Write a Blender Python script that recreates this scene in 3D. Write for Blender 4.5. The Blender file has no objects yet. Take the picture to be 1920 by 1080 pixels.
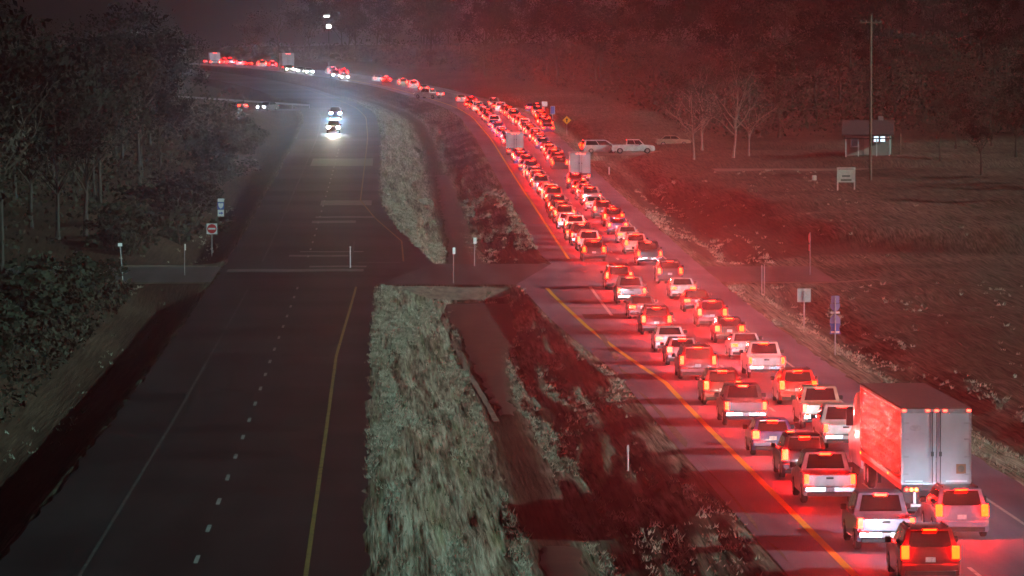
import bpy, bmesh, math, random
import numpy as np
from mathutils import Vector, Matrix

R = math.radians
SC = bpy.context.scene
COL = SC.collection
rnd = random.Random(7)
nrs = np.random.RandomState(11)

# ------------------------------------------------------------------ camera
CAM_H, FPX = 15.8, 9600.0
cd = bpy.data.cameras.new('camera')
cd.sensor_width = 36.0
cd.lens = 36.0 * FPX / 1920.0
cd.clip_start, cd.clip_end = 1.0, 6000.0
cam = bpy.data.objects.new('camera', cd)
COL.objects.link(cam)
cam.location = (0, 0, CAM_H)
pitch = math.atan((540 - 171) / FPX)
yaw = math.atan((960 - 700) / FPX)
cam.rotation_euler = (R(90) - pitch, 0, -yaw)
SC.camera = cam

# ------------------------------------------------------------------ night sky, added side fill light, exposure
SUN_EL, SUN_AZ = R(19), R(112)            # behind the camera, to its right
w = bpy.data.worlds.new('World')
SC.world = w
w.use_nodes = True
nt = w.node_tree
bg = nt.nodes['Background']
sky = nt.nodes.new('ShaderNodeTexSky')
sky.sky_type = 'NISHITA'
sky.sun_disc = False
sky.sun_elevation = SUN_EL
sky.sun_rotation = SUN_AZ
tint = nt.nodes.new('ShaderNodeMixRGB')
tint.blend_type = 'MULTIPLY'
tint.inputs[0].default_value = 1.0
tint.inputs[2].default_value = (1.0, 0.60, 0.80, 1)
nt.links.new(sky.outputs[0], tint.inputs[1])
nt.links.new(tint.outputs[0], bg.inputs[0])
bg.inputs[1].default_value = 0.0024

sd = bpy.data.lights.new('side_fill_sun', 'SUN')  # unseen sun lamp added to light the median bank and vehicle rears
sd.energy = 1.95
sd.angle = R(0.5)
sd.color = (0.60, 1.0, 0.94)
sun = bpy.data.objects.new('side_fill_sun', sd)
COL.objects.link(sun)
sv = Vector((math.sin(SUN_AZ) * math.cos(SUN_EL), math.cos(SUN_AZ) * math.cos(SUN_EL), math.sin(SUN_EL)))
sun.rotation_euler = sv.to_track_quat('Z', 'Y').to_euler()
sun.location = (60, -60, 60)

SC.view_settings.view_transform = 'Standard'
SC.view_settings.look = 'None'
SC.view_settings.gamma = 1.0
SC.view_settings.use_curve_mapping = False
SC.view_settings.exposure = 0.45
SC.render.engine = 'CYCLES'
cy = SC.cycles
cy.use_denoising = True
cy.max_bounces = 5
cy.diffuse_bounces = 2
cy.glossy_bounces = 3
cy.transmission_bounces = 2
cy.volume_bounces = 0
cy.use_light_tree = True
cy.sample_clamp_indirect = 6.0
cy.caustics_reflective = False
cy.caustics_refractive = False

BRAKE_E, TAIL_E, GLOW_W = 190.0, 90.0, 2600.0            # lamp lens emission
BEAM_W = 900.0                           # a car's pair of headlamps
HAZE_D, HAZE_G = 0.0002, 0.945

# ------------------------------------------------------------------ the lie of the land
GZ = [-100, 250, 300, 370, 417, 438, 516, 565, 611, 722, 814, 870, 910, 960, 1030, 1090, 1130, 1200, 1280, 1400, 1700, 3000]
GG = [0, 0, .25, 1.0, 1.8, 2.1, 3.8, 4.8, 5.8, 8.4, 10.4, 11.7, 12.9, 14.4, 16.6, 18.6, 19.9, 21.5, 22.6, 24, 30, 40]
CZ = [-100, 300, 450, 600, 750, 860, 910, 960, 1030, 1090, 1130, 1200, 1280, 1400]
CC = [0, 0, .6, 1, 1.4, 1, -.8, -5, -12.5, -23, -32, -47, -62, -88]

def smooth_table(xs, ys, rad):
    t = np.arange(-100, 3001, 2.0)
    v = np.interp(t, xs, ys)
    k = np.hanning(2 * rad + 1); k /= k.sum()
    return t, np.convolve(np.pad(v, rad, mode='edge'), k, mode='valid')
GT, GV = smooth_table(GZ, GG, 18)
CT, CV = smooth_table(CZ, CC, 14)
def g(y): return np.interp(y, GT, GV)
def c(y): return np.interp(y, CT, CV)

X0, X1 = 385.0, 416.0                     # the cross street, near and far edge
def uL(y):                                # left edge of the grass median
    return np.interp(y, [-100, X0, X1, 440, 480, 525, 560, 3000], [-.45, -.2, 4.4, 3.4, 1.4, 0.2, -.3, -.4])
def uR(y):                                # right edge of the grass median
    return np.interp(y, [-100, 285, 340, 378, X0, X1, 430, 3000], [13.6, 13.5, 11.6, 10.8, 10.4, 14.0, 13.6, 13.5])
LEFT_E, RIGHT_E = -12.5, 26.0

def vnoise(x, y, seed=0):
    xi, yi = np.floor(x).astype(np.int64), np.floor(y).astype(np.int64)
    xf, yf = x - xi, y - yi
    xf, yf = xf * xf * (3 - 2 * xf), yf * yf * (3 - 2 * yf)
    def h(a, b):
        n = (a * 374761393 + b * 668265263 + seed * 1442695041) & 0xFFFFFFFF
        n = ((n ^ (n >> 13)) * 1274126177) & 0xFFFFFFFF
        return ((n ^ (n >> 16)) & 0xFFFF) / 65535.0
    return (h(xi, yi) * (1 - xf) + h(xi + 1, yi) * xf) * (1 - yf) + (h(xi, yi + 1) * (1 - xf) + h(xi + 1, yi + 1) * xf) * yf

def ss(a, b, x):
    t = np.clip((x - a) / (b - a), 0, 1)
    return t * t * (3 - 2 * t)

def land(u, y):
    """height of the ground sheet; u is measured from the road's own axis"""
    u = np.asarray(u, float); y = np.asarray(y, float)
    base = g(y)
    l, r = uL(y), uR(y)
    ctr = 6.8
    # median: gentle left bank, flat ditch bed, right bank
    tl = np.clip((u - l) / np.maximum(5.6 - l, .5), 0, 1)
    toe = np.interp(y, [270, 335, 378, 420, 470, 640], [7.8, 8.5, 9.7, 9.6, 8.6, 7.8])
    tr = np.clip((r - u) / np.maximum(r - toe, .5), 0, 1)
    dep = 1.25 * np.minimum(ss(0.0, 1.0, tl), ss(0.0, 1.0, tr))
    med = (u > l) & (u < r)
    h = np.where(med, -dep, -0.07)
    wv = u + .5 * np.sin(y * .045) + .25 * np.sin(y * .13 + u)
    rough = .16 * (vnoise(wv * 1.2, y * .05, 1) - .5) + .20 * (vnoise(wv * 2.4, y * .07, 2) - .5) + .07 * (vnoise(u * 4.6, y * .35, 3) - .5)
    for q_ in (1.1, 2.7, 4.1, 9.3): rough = rough - .07 * np.exp(-((wv - q_) / .16) ** 2) * vnoise(wv * .3, y * .05, 4)
    toe = np.interp(y, [270, 335, 378, 420, 470, 640], [7.8, 8.5, 9.7, 9.6, 8.6, 7.8])
    bed = ss(5.0, 5.9, u) * (1 - ss(toe - .2, toe + .8, u))
    edge = np.minimum(ss(0, .7, u - l), ss(0, .7, r - u))
    h = np.where(med, h + rough * edge * (1 - .85 * bed) * 1.35, h)
    # ruts along the right bank
    h = np.where(med, h - .16 * edge * np.exp(-((u - (11.2 + .5 * np.sin(y * .03))) / .28) ** 2) * (y < X0), h)
    # left verge: ditch, then rising wooded bank
    tleft = LEFT_E - u
    hl = -1.3 * np.exp(-((tleft - 3.6) / 2.3) ** 2) * ss(0, 1.0, tleft) + .06 * np.maximum(tleft - 6, 0) + .5 * ss(5, 12, tleft)
    hl = hl + (vnoise(u * .25, y * .12, 5) - .5) * .9 * ss(2, 10, tleft) - .07
    h = np.where(u < LEFT_E, hl, h)
    # right verge: shallow ditch, then the field
    tr2 = u - RIGHT_E
    hr = -.95 * np.exp(-((tr2 - 4.2) / 2.0) ** 2) * ss(0, 1.2, tr2) + .35 * ss(6, 12, tr2) + .016 * np.maximum(tr2 - 10, 0)
    hr = hr + (vnoise(u * .2, y * .09, 6) - .5) * .45 * ss(4, 14, tr2) + (vnoise(u * .9, y * .3, 8) - .5) * .20 * ss(.5, 3, tr2) - .07
    # the field beyond the cross street stands higher, its bank curving away from the road
    uc = np.interp(y, [415, 440, 475, 528, 575, 620], [60, 39, 36.5, 34, 28.5, 27.5])
    hr = hr + 1.5 * ss(-3.0, 3.5, u - uc) * ss(418, 440, y) * (1 - ss(640, 668, y))
    h = np.where(u > RIGHT_E, hr, h)
    # cross street and the driveway are benched flat
    wx = ss(X0 - 14, X0 - 1, y) * (1 - ss(X1 + 1, X1 + 14, y))
    wm = ss(X0 - 3.5, X0 - .3, y) * (1 - ss(X1 + .3, X1 + 3.5, y))
    wx = np.where(med, wm, wx * (1 - ss(33, 42, u)))
    h = h * (1 - wx) + (-.10) * wx
    wd = ss(668, 676, y) * (1 - ss(694, 702, y)) * ss(26, 27, u)
    h = h * (1 - wd) + (-.10) * wd
    wd = ss(572, 579, y) * (1 - ss(591, 598, y)) * ss(34, 38, u)
    h = h * (1 - wd) + (1.5) * wd
    return base + h

def P(u, y, dz=0.0):
    return Vector((float(u + c(y)), float(y), float(land(u, y)) + dz))

# ------------------------------------------------------------------ materials
def mat(name, base=(.5, .5, .5), rough=.6, metal=0.0, spec=.5, emit=None, estr=0.0, coat=0.0, noise=None, bump=0.0, bscale=8.0):
    m = bpy.data.materials.new(name)
    m.use_nodes = True
    t = m.node_tree
    b = t.nodes['Principled BSDF']
    b.inputs['Base Color'].default_value = (*base, 1)
    b.inputs['Roughness'].default_value = rough
    b.inputs['Metallic'].default_value = metal
    b.inputs['Specular IOR Level'].default_value = spec
    b.inputs['Coat Weight'].default_value = coat
    b.inputs['Coat Roughness'].default_value = .08
    if emit:
        b.inputs['Emission Color'].default_value = (*emit, 1)
        b.inputs['Emission Strength'].default_value = estr
    if noise or bump:
        tc = t.nodes.new('ShaderNodeTexCoord')
        n = t.nodes.new('ShaderNodeTexNoise')
        n.inputs['Scale'].default_value = bscale
        n.inputs['Detail'].default_value = 4
        t.links.new(tc.outputs['Object'], n.inputs['Vector'])
        if noise:
            r = t.nodes.new('ShaderNodeValToRGB')
            r.color_ramp.elements[0].position = .3
            r.color_ramp.elements[1].position = .7
            r.color_ramp.elements[0].color = (*noise, 1)
            r.color_ramp.elements[1].color = (*base, 1)
            t.links.new(n.outputs['Fac'], r.inputs[0])
            t.links.new(r.outputs[0], b.inputs['Base Color'])
        if bump:
            bp = t.nodes.new('ShaderNodeBump')
            bp.inputs['Strength'].default_value = bump
            bp.inputs['Distance'].default_value = .05
            t.links.new(n.outputs['Fac'], bp.inputs['Height'])
            t.links.new(bp.outputs[0], b.inputs['Normal'])
    return m

def node(t, kind, **kw):
    n = t.nodes.new(kind)
    for k, v in kw.items():
        if k in n.inputs.keys(): n.inputs[k].default_value = v
        else: setattr(n, k, v)
    return n

def ramp(t, src, stops):
    r = t.nodes.new('ShaderNodeValToRGB')
    e = r.color_ramp.elements
    while len(e) < len(stops): e.new(.5)
    for k, (p, col) in enumerate(stops):
        e[k].position = p; e[k].color = (*col, 1)
    t.links.new(src, r.inputs[0])
    return r.outputs[0]

def mixc(t, fac, a, b):
    m = t.nodes.new('ShaderNodeMix'); m.data_type = 'RGBA'
    for s, v in ((0, fac), (6, a), (7, b)):
        if hasattr(v, 'is_linked'): t.links.new(v, m.inputs[s])
        else: m.inputs[s].default_value = v if s == 0 else (*v, 1)
    return m.outputs[2]

def make_ground():
    m = bpy.data.materials.new('dry_grass_ground'); m.use_nodes = True
    t = m.node_tree; b = t.nodes['Principled BSDF']
    b.inputs['Roughness'].default_value = .9
    b.inputs['Specular IOR Level'].default_value = .12
    tc = t.nodes.new('ShaderNodeTexCoord')
    mp = node(t, 'ShaderNodeMapping'); mp.inputs['Scale'].default_value = (2.3, .055, 1.0)
    t.links.new(tc.outputs['Object'], mp.inputs[0])
    def nz(scale, det, vec):
        n = t.nodes.new('ShaderNodeTexNoise'); n.inputs['Scale'].default_value = scale; n.inputs['Detail'].default_value = det
        n.inputs['Roughness'].default_value = .65
        t.links.new(vec, n.inputs['Vector']); return n.outputs['Fac']
    fine = nz(2.6, 5, mp.outputs[0]); mid = nz(.7, 3, mp.outputs[0]); big = nz(.05, 3, tc.outputs['Object'])
    grass = ramp(t, fine, [(.34, (.035, .028, .016)), (.46, (.20, .195, .145)), (.6, (.37, .375, .30)), (.72, (.52, .53, .45))])
    green = ramp(t, fine, [(.34, (.02, .026, .012)), (.5, (.15, .18, .10)), (.7, (.32, .35, .23))])
    fac = ramp(t, mid, [(.5, (0, 0, 0)), (.68, (1, 1, 1))])
    g1 = mixc(t, fac, grass, green)
    soilc = ramp(t, fine, [(.3, (.034, .019, .013)), (.7, (.095, .054, .037))])
    at = node(t, 'ShaderNodeAttribute', attribute_name='soil')
    mx = mixc(t, at.outputs['Fac'], g1, soilc)
    fb = ramp(t, big, [(.35, (.62, .6, .58)), (.65, (1, 1, 1))])
    mul = t.nodes.new('ShaderNodeMixRGB'); mul.blend_type = 'MULTIPLY'; mul.inputs[0].default_value = 1
    t.links.new(mx, mul.inputs[1]); t.links.new(fb, mul.inputs[2])
    t.links.new(mul.outputs[0], b.inputs['Base Color'])
    bp = node(t, 'ShaderNodeBump'); bp.inputs['Strength'].default_value = .9; bp.inputs['Distance'].default_value = .12
    t.links.new(fine, bp.inputs['Height']); t.links.new(bp.outputs[0], b.inputs['Normal'])
    return m

def make_asphalt(name, base, rough, seed):
    m = bpy.data.materials.new(name); m.use_nodes = True
    t = m.node_tree; b = t.nodes['Principled BSDF']
    tc = t.nodes.new('ShaderNodeTexCoord')
    mp = node(t, 'ShaderNodeMapping'); mp.inputs['Scale'].default_value = (.5, .03, 1); mp.inputs['Location'].default_value = (seed, seed, 0)
    t.links.new(tc.outputs['Object'], mp.inputs[0])
    band = t.nodes.new('ShaderNodeTexNoise'); band.inputs['Scale'].default_value = 1.0; band.inputs['Detail'].default_value = 3
    t.links.new(mp.outputs[0], band.inputs['Vector'])
    mp2 = node(t, 'ShaderNodeMapping'); mp2.inputs['Scale'].default_value = (.02, .055, 1); mp2.inputs['Location'].default_value = (seed * 2, 3, 0)
    t.links.new(tc.outputs['Object'], mp2.inputs[0])
    cross = t.nodes.new('ShaderNodeTexNoise'); cross.inputs['Scale'].default_value = 1.0; cross.inputs['Detail'].default_value = 2
    t.links.new(mp2.outputs[0], cross.inputs['Vector'])
    fine = t.nodes.new('ShaderNodeTexNoise'); fine.inputs['Scale'].default_value = 9; fine.inputs['Detail'].default_value = 4
    t.links.new(tc.outputs['Object'], fine.inputs['Vector'])
    b0 = tuple(x * .55 for x in base); b1 = tuple(min(x * 1.5, 1) for x in base)
    c1 = ramp(t, band.outputs['Fac'], [(.3, b0), (.5, base), (.72, b1)])
    c2 = ramp(t, cross.outputs['Fac'], [(.36, (.55, .55, .55)), (.5, (1, 1, 1)), (.64, (1.0, 1.0, 1.0))])
    c3 = ramp(t, fine.outputs['Fac'], [(.3, (.75, .75, .75)), (.7, (1, 1, 1))])
    m1 = t.nodes.new('ShaderNodeMixRGB'); m1.blend_type = 'MULTIPLY'; m1.inputs[0].default_value = 1
    t.links.new(c1, m1.inputs[1]); t.links.new(c2, m1.inputs[2])
    m2 = t.nodes.new('ShaderNodeMixRGB'); m2.blend_type = 'MULTIPLY'; m2.inputs[0].default_value = 1
    t.links.new(m1.outputs[0], m2.inputs[1]); t.links.new(c3, m2.inputs[2])
    t.links.new(m2.outputs[0], b.inputs['Base Color'])
    rr = t.nodes.new('ShaderNodeMapRange'); rr.inputs['From Min'].default_value = .35; rr.inputs['From Max'].default_value = .65
    rr.inputs['To Min'].default_value = rough - .05; rr.inputs['To Max'].default_value = rough + .06
    t.links.new(cross.outputs['Fac'], rr.inputs['Value']); t.links.new(rr.outputs[0], b.inputs['Roughness'])
    b.inputs['Specular IOR Level'].default_value = .45
    bp = node(t, 'ShaderNodeBump'); bp.inputs['Strength'].default_value = .35; bp.inputs['Distance'].default_value = .02
    t.links.new(fine.outputs['Fac'], bp.inputs['Height']); t.links.new(bp.outputs[0], b.inputs['Normal'])
    return m

def make_paint():
    m = bpy.data.materials.new('car_paint'); m.use_nodes = True
    t = m.node_tree; b = t.nodes['Principled BSDF']
    oi = t.nodes.new('ShaderNodeObjectInfo')
    tc = t.nodes.new('ShaderNodeTexCoord')
    n = t.nodes.new('ShaderNodeTexNoise'); n.inputs['Scale'].default_value = 2.2; n.inputs['Detail'].default_value = 5
    t.links.new(tc.outputs['Object'], n.inputs['Vector'])
    d = ramp(t, n.outputs['Fac'], [(.3, (.72, .70, .66)), (.62, (1, 1, 1))])
    mu = t.nodes.new('ShaderNodeMixRGB'); mu.blend_type = 'MULTIPLY'; mu.inputs[0].default_value = 1
    t.links.new(oi.outputs['Color'], mu.inputs[1]); t.links.new(d, mu.inputs[2])
    t.links.new(mu.outputs[0], b.inputs['Base Color'])
    b.inputs['Roughness'].default_value = .38
    b.inputs['Metallic'].default_value = .1
    b.inputs['Coat Weight'].default_value = .7
    b.inputs['Coat Roughness'].default_value = .12
    return m

def worn(name, base, thresh=.42, sub=(.05, .045, .045)):
    m = mat(name, base, .6)
    t = m.node_tree; b = t.nodes['Principled BSDF']
    tc = t.nodes.new('ShaderNodeTexCoord')
    n = t.nodes.new('ShaderNodeTexNoise'); n.inputs['Scale'].default_value = 1.6; n.inputs['Detail'].default_value = 6; n.inputs['Roughness'].default_value = .75
    t.links.new(tc.outputs['Object'], n.inputs['Vector'])
    t.links.new(ramp(t, n.outputs['Fac'], [(thresh - .08, sub), (thresh + .06, base)]), b.inputs['Base Color'])
    return m

M = {}
M['ground'] = make_ground()
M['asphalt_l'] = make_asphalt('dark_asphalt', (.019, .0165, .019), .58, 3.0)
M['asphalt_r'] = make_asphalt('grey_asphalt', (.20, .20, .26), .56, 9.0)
M['asphalt_x'] = make_asphalt('side_asphalt', (.085, .075, .075), .55, 17.0)
M['gravel'] = mat('pale_gravel', (.26, .22, .17), .95, noise=(.12, .10, .075), bump=.6, bscale=2.0)
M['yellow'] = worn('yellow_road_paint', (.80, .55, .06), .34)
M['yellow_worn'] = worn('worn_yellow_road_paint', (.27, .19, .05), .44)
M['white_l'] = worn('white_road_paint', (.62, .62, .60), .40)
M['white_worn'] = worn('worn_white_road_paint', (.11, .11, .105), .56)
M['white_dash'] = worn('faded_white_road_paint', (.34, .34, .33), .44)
M['patch'] = mat('pale_tone_band', (.17, .165, .15), .5, noise=(.09, .085, .08), bscale=1.2)
M['patch_dark'] = mat('dark_tone_band', (.012, .011, .012), .6, noise=(.02, .018, .02), bscale=1.2)
M['paint'] = make_paint()
M['glass'] = mat('car_glass', (.012, .012, .014), .06, spec=.8)
M['rubber'] = mat('tyre_rubber', (.018, .017, .017), .8, noise=(.03, .028, .026))
M['rim'] = mat('wheel_metal', (.42, .42, .43), .35, metal=.9)
M['trimblack'] = mat('black_plastic', (.025, .025, .026), .55)
M['chrome'] = mat('chrome', (.62, .62, .64), .2, metal=1.0)
M['plate'] = mat('licence_plate', (.72, .72, .70), .4, noise=(.35, .35, .42), bscale=18)
RED = (1.0, .0016, .0007); AMB = (1.0, .055, .002)
M['brake'] = mat('brake_lamp', (.25, .01, .01), .3, emit=(1.0, .0018, .00012), estr=BRAKE_E)
M['tail'] = mat('tail_lamp', (.25, .01, .01), .3, emit=(1.0, .0034, .0003), estr=TAIL_E)
M['tail_off'] = mat('tail_lamp_dim', (.25, .01, .01), .3, emit=(1.0, .012, .006), estr=14)
M['amber'] = mat('amber_lamp', (.4, .1, .01), .3, emit=(1.0, .07, .002), estr=26)
M['marker'] = mat('marker_lamp', (.3, .01, .01), .3, emit=(1.0, .03, .015), estr=16)
M['headlens'] = mat('headlamp_lens', (.8, .8, .8), .1, emit=(1.0, .98, .95), estr=14)
M['headhot'] = mat('oncoming_headlamp_lens', (.8, .8, .8), .1, emit=(.16, .50, 1.0), estr=2400)
M['headwarm'] = mat('oncoming_warm_headlamp_lens', (.8, .8, .8), .1, emit=(.60, .80, 1.0), estr=1300)
M['trailer_glints'] = mat('trailer_side_painted_glints', (.50, .10, .05), .15, metal=.7)
def glint_streaks(m):
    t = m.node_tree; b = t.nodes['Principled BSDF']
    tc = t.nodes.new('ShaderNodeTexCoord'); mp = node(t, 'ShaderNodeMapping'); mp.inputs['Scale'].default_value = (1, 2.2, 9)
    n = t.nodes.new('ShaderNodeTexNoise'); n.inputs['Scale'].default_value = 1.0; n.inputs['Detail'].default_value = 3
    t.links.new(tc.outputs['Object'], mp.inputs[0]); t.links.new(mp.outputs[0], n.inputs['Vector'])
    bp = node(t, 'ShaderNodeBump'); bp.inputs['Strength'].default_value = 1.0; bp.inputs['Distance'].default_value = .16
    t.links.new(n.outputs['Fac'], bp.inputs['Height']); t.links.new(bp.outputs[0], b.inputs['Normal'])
    t.links.new(ramp(t, n.outputs['Fac'], [(.40, (.06, .009, .008)), (.53, (.34, .055, .025)), (.66, (.80, .32, .09))]), b.inputs['Base Color'])  # red and orange brake lamp reflections put into the colour
glint_streaks(M['trailer_glints'])
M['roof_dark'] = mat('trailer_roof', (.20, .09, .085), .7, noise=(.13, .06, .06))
M['alu'] = mat('trailer_aluminium', (.40, .38, .38), .30, metal=.6, noise=(.26, .25, .25), bscale=1.3, bump=.15)
M['door'] = mat('trailer_door_white', (.46, .46, .50), .5, noise=(.33, .33, .36), bscale=.9)
M['darksteel'] = mat('dark_steel', (.06, .055, .055), .55, metal=.5)
M['placard'] = mat('placard_brown', (.28, .13, .06), .6)
M['galv'] = mat('galvanised_steel', (.40, .40, .41), .45, metal=.6, noise=(.28, .28, .29))
M['wood'] = mat('weathered_pole_wood', (.20, .155, .115), .85, noise=(.11, .085, .06), bump=.5, bscale=3)
M['signwhite'] = mat('white_sign_sheeting', (.82, .83, .84), .45)
M['signblue'] = mat('blue_sign_sheeting', (.05, .12, .48), .45)
M['signred'] = mat('red_sign_sheeting', (.55, .02, .025), .45)
M['signyellow'] = mat('yellow_sign_sheeting', (.85, .52, .02), .45)
M['signback'] = mat('sign_back_aluminium', (.62, .70, .70), .5, metal=.15, noise=(.5, .58, .58))
M['signblack'] = mat('black_sign_print', (.02, .02, .02), .6)
M['signviolet'] = mat('violet_grey_sign_sheeting', (.26, .24, .48), .5)
M['post_white'] = mat('white_plastic_post', (.78, .8, .82), .5)
M['bark'] = mat('tree_bark', (.06, .047, .038), .9, noise=(.03, .024, .02), bump=.6, bscale=3)
M['palebark'] = mat('pale_tree_bark', (.30, .25, .21), .85, noise=(.16, .13, .11), bump=.5, bscale=3)
M['wall'] = mat('house_siding', (.42, .39, .36), .75, noise=(.34, .31, .28), bscale=2)
M['roof'] = mat('roof_shingle', (.09, .08, .08), .85, noise=(.05, .045, .045), bscale=5)
M['litwin'] = mat('lit_window', (.6, .7, .8), .3, emit=(.62, .85, 1.0), estr=1.6)
M['warmwin'] = mat('dim_lit_window', (.6, .5, .4), .3, emit=(.8, .75, 1.0), estr=.28)
M['lamp'] = mat('street_lamp_lens', (.8, .8, .8), .3, emit=(.92, 1.0, .93), estr=9)
M['board'] = mat('board_paint', (.62, .56, .50), .65, noise=(.48, .42, .37), bscale=3)
M['water'] = mat('ditch_mud', (.10, .055, .040), .62, noise=(.07, .038, .028), bscale=.5)
M['concrete'] = mat('concrete', (.33, .32, .31), .8, noise=(.24, .23, .22), bump=.2)

def make_leaf(name, a, b2):
    m = bpy.data.materials.new(name); m.use_nodes = True
    t = m.node_tree; b = t.nodes['Principled BSDF']
    b.inputs['Roughness'].default_value = .8; b.inputs['Specular IOR Level'].default_value = .2
    tc = t.nodes.new('ShaderNodeTexCoord'); n = t.nodes.new('ShaderNodeTexNoise'); n.inputs['Scale'].default_value = .9; n.inputs['Detail'].default_value = 4
    t.links.new(tc.outputs['Object'], n.inputs['Vector'])
    t.links.new(ramp(t, n.outputs['Fac'], [(.35, a), (.65, b2)]), b.inputs['Base Color'])
    return m
M['leaf'] = make_leaf('dark_foliage', (.007, .009, .006), (.022, .024, .015))
M['twig'] = make_leaf('bare_twigs', (.04, .03, .024), (.085, .065, .05))
M['shrub'] = make_leaf('shrub_leaves', (.014, .019, .012), (.05, .058, .036))
M['brush'] = make_leaf('brush_leaves', (.018, .018, .012), (.05, .044, .030))
M['grass'] = make_leaf('dry_grass_blades', (.15, .15, .105), (.52, .53, .43))

# ------------------------------------------------------------------ object helpers
def tag(o, label=None, cat=None, group=None, kind=None):
    if label: o['label'] = label
    if cat: o['category'] = cat
    if group: o['group'] = group
    if kind: o['kind'] = kind
    return o

def thing(name, label, cat, loc=(0, 0, 0), rz=0.0, group=None):
    o = bpy.data.objects.new(name, None); COL.objects.link(o)
    o.empty_display_size = .3
    o.location = loc; o.rotation_euler = (0, 0, rz)
    return tag(o, label, cat, group)

def link_mesh(name, me, material=None, parent=None, loc=None, smooth=True):
    o = bpy.data.objects.new(name, me); COL.objects.link(o)
    if material is not None and len(me.materials) == 0: me.materials.append(material)
    if parent is not None: o.parent = parent
    if loc is not None: o.location = loc
    return o

def finish(bm, name, material, smooth=True, angle=38):
    bmesh.ops.recalc_face_normals(bm, faces=bm.faces)
    me = bpy.data.meshes.new(name); bm.to_mesh(me); bm.free()
    if smooth:
        for p in me.polygons: p.use_smooth = True
        me.set_sharp_from_angle(angle=R(angle))
    if material is not None: me.materials.append(material)
    return me

def part(name, bm, material, parent=None, smooth=True):
    return link_mesh(name, finish(bm, name, material, smooth), None, parent)

def bx(bm, x0, x1, y0, y1, z0, z1, bev=0.0):
    vs = [bm.verts.new(p) for p in ((x0, y0, z0), (x1, y0, z0), (x1, y1, z0), (x0, y1, z0), (x0, y0, z1), (x1, y0, z1), (x1, y1, z1), (x0, y1, z1))]
    fs = [bm.faces.new([vs[i] for i in f]) for f in ((0, 3, 2, 1), (4, 5, 6, 7), (0, 1, 5, 4), (1, 2, 6, 5), (2, 3, 7, 6), (3, 0, 4, 7))]
    if bev:
        es = {e for f in fs for e in f.edges}
        bmesh.ops.bevel(bm, geom=list(es), offset=bev, segments=1, affect='EDGES', profile=.5)
    return bm

def box(x0, x1, y0, y1, z0, z1, bev=0.0):
    return bx(bmesh.new(), x0, x1, y0, y1, z0, z1, bev)

def tube(bm, p0, p1, r0, r1, n=8, cap=True):
    p0, p1 = Vector(p0), Vector(p1)
    q = (p1 - p0).to_track_quat('Z', 'Y')
    a, b = [], []
    for k in range(n):
        d = q @ Vector((math.cos(2 * math.pi * k / n), math.sin(2 * math.pi * k / n), 0))
        a.append(bm.verts.new(p0 + d * r0)); b.append(bm.verts.new(p1 + d * r1))
    for k in range(n):
        bm.faces.new((a[k], a[(k + 1) % n], b[(k + 1) % n], b[k]))
    if cap:
        bm.faces.new(a[::-1]); bm.faces.new(b)
    return bm

def prism_x(outline, x0, x1, bev=.05):
    """(y,z) outline swept across x, its two rims bevelled"""
    bm = bmesh.new()
    a = [bm.verts.new((x0, y, z)) for y, z in outline]
    b = [bm.verts.new((x1, y, z)) for y, z in outline]
    n = len(outline)
    bm.faces.new(a); bm.faces.new(b[::-1])
    for k in range(n):
        bm.faces.new((a[k], b[k], b[(k + 1) % n], a[(k + 1) % n]))
    if bev:
        rim = [e for e in bm.edges if abs(e.verts[0].co.x - e.verts[1].co.x) < 1e-6]
        bmesh.ops.bevel(bm, geom=rim, offset=bev, segments=2, affect='EDGES', profile=.6)
    return bm

def plate_y(pts, y0, y1):
    """(x,z) outline given thickness along y"""
    bm = bmesh.new()
    a = [bm.verts.new((x, y0, z)) for x, z in pts]; b = [bm.verts.new((x, y1, z)) for x, z in pts]
    n = len(pts)
    bm.faces.new(a); bm.faces.new(b[::-1])
    for k in range(n): bm.faces.new((a[k], b[k], b[(k + 1) % n], a[(k + 1) % n]))
    return bm

def grid_mesh(name, xs2d, ys2d, zs2d, material, attr=None):
    ny, nx = xs2d.shape
    co = np.stack([xs2d, ys2d, zs2d], -1).reshape(-1, 3)
    idx = np.arange(ny * nx).reshape(ny, nx)
    q = np.stack([idx[:-1, :-1], idx[:-1, 1:], idx[1:, 1:], idx[1:, :-1]], -1).reshape(-1, 4)
    me = bpy.data.meshes.new(name)
    me.vertices.add(len(co)); me.vertices.foreach_set('co', co.ravel())
    me.loops.add(q.size); me.loops.foreach_set('vertex_index', q.ravel())
    me.polygons.add(len(q)); me.polygons.foreach_set('loop_start', np.arange(0, q.size, 4)); me.polygons.foreach_set('loop_total', np.full(len(q), 4))
    me.polygons.foreach_set('use_smooth', np.ones(len(q), bool))
    me.update(calc_edges=True)
    if attr is not None:
        a = me.attributes.new('soil', 'FLOAT', 'POINT'); a.data.foreach_set('value', attr.ravel())
    me.materials.append(material)
    return me

def structure(name, me, label=None, parent=None):
    o = link_mesh(name, me, None, parent)
    if parent is None:
        o['kind'] = 'structure'
        if label: o['label'] = label
    return o

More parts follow.
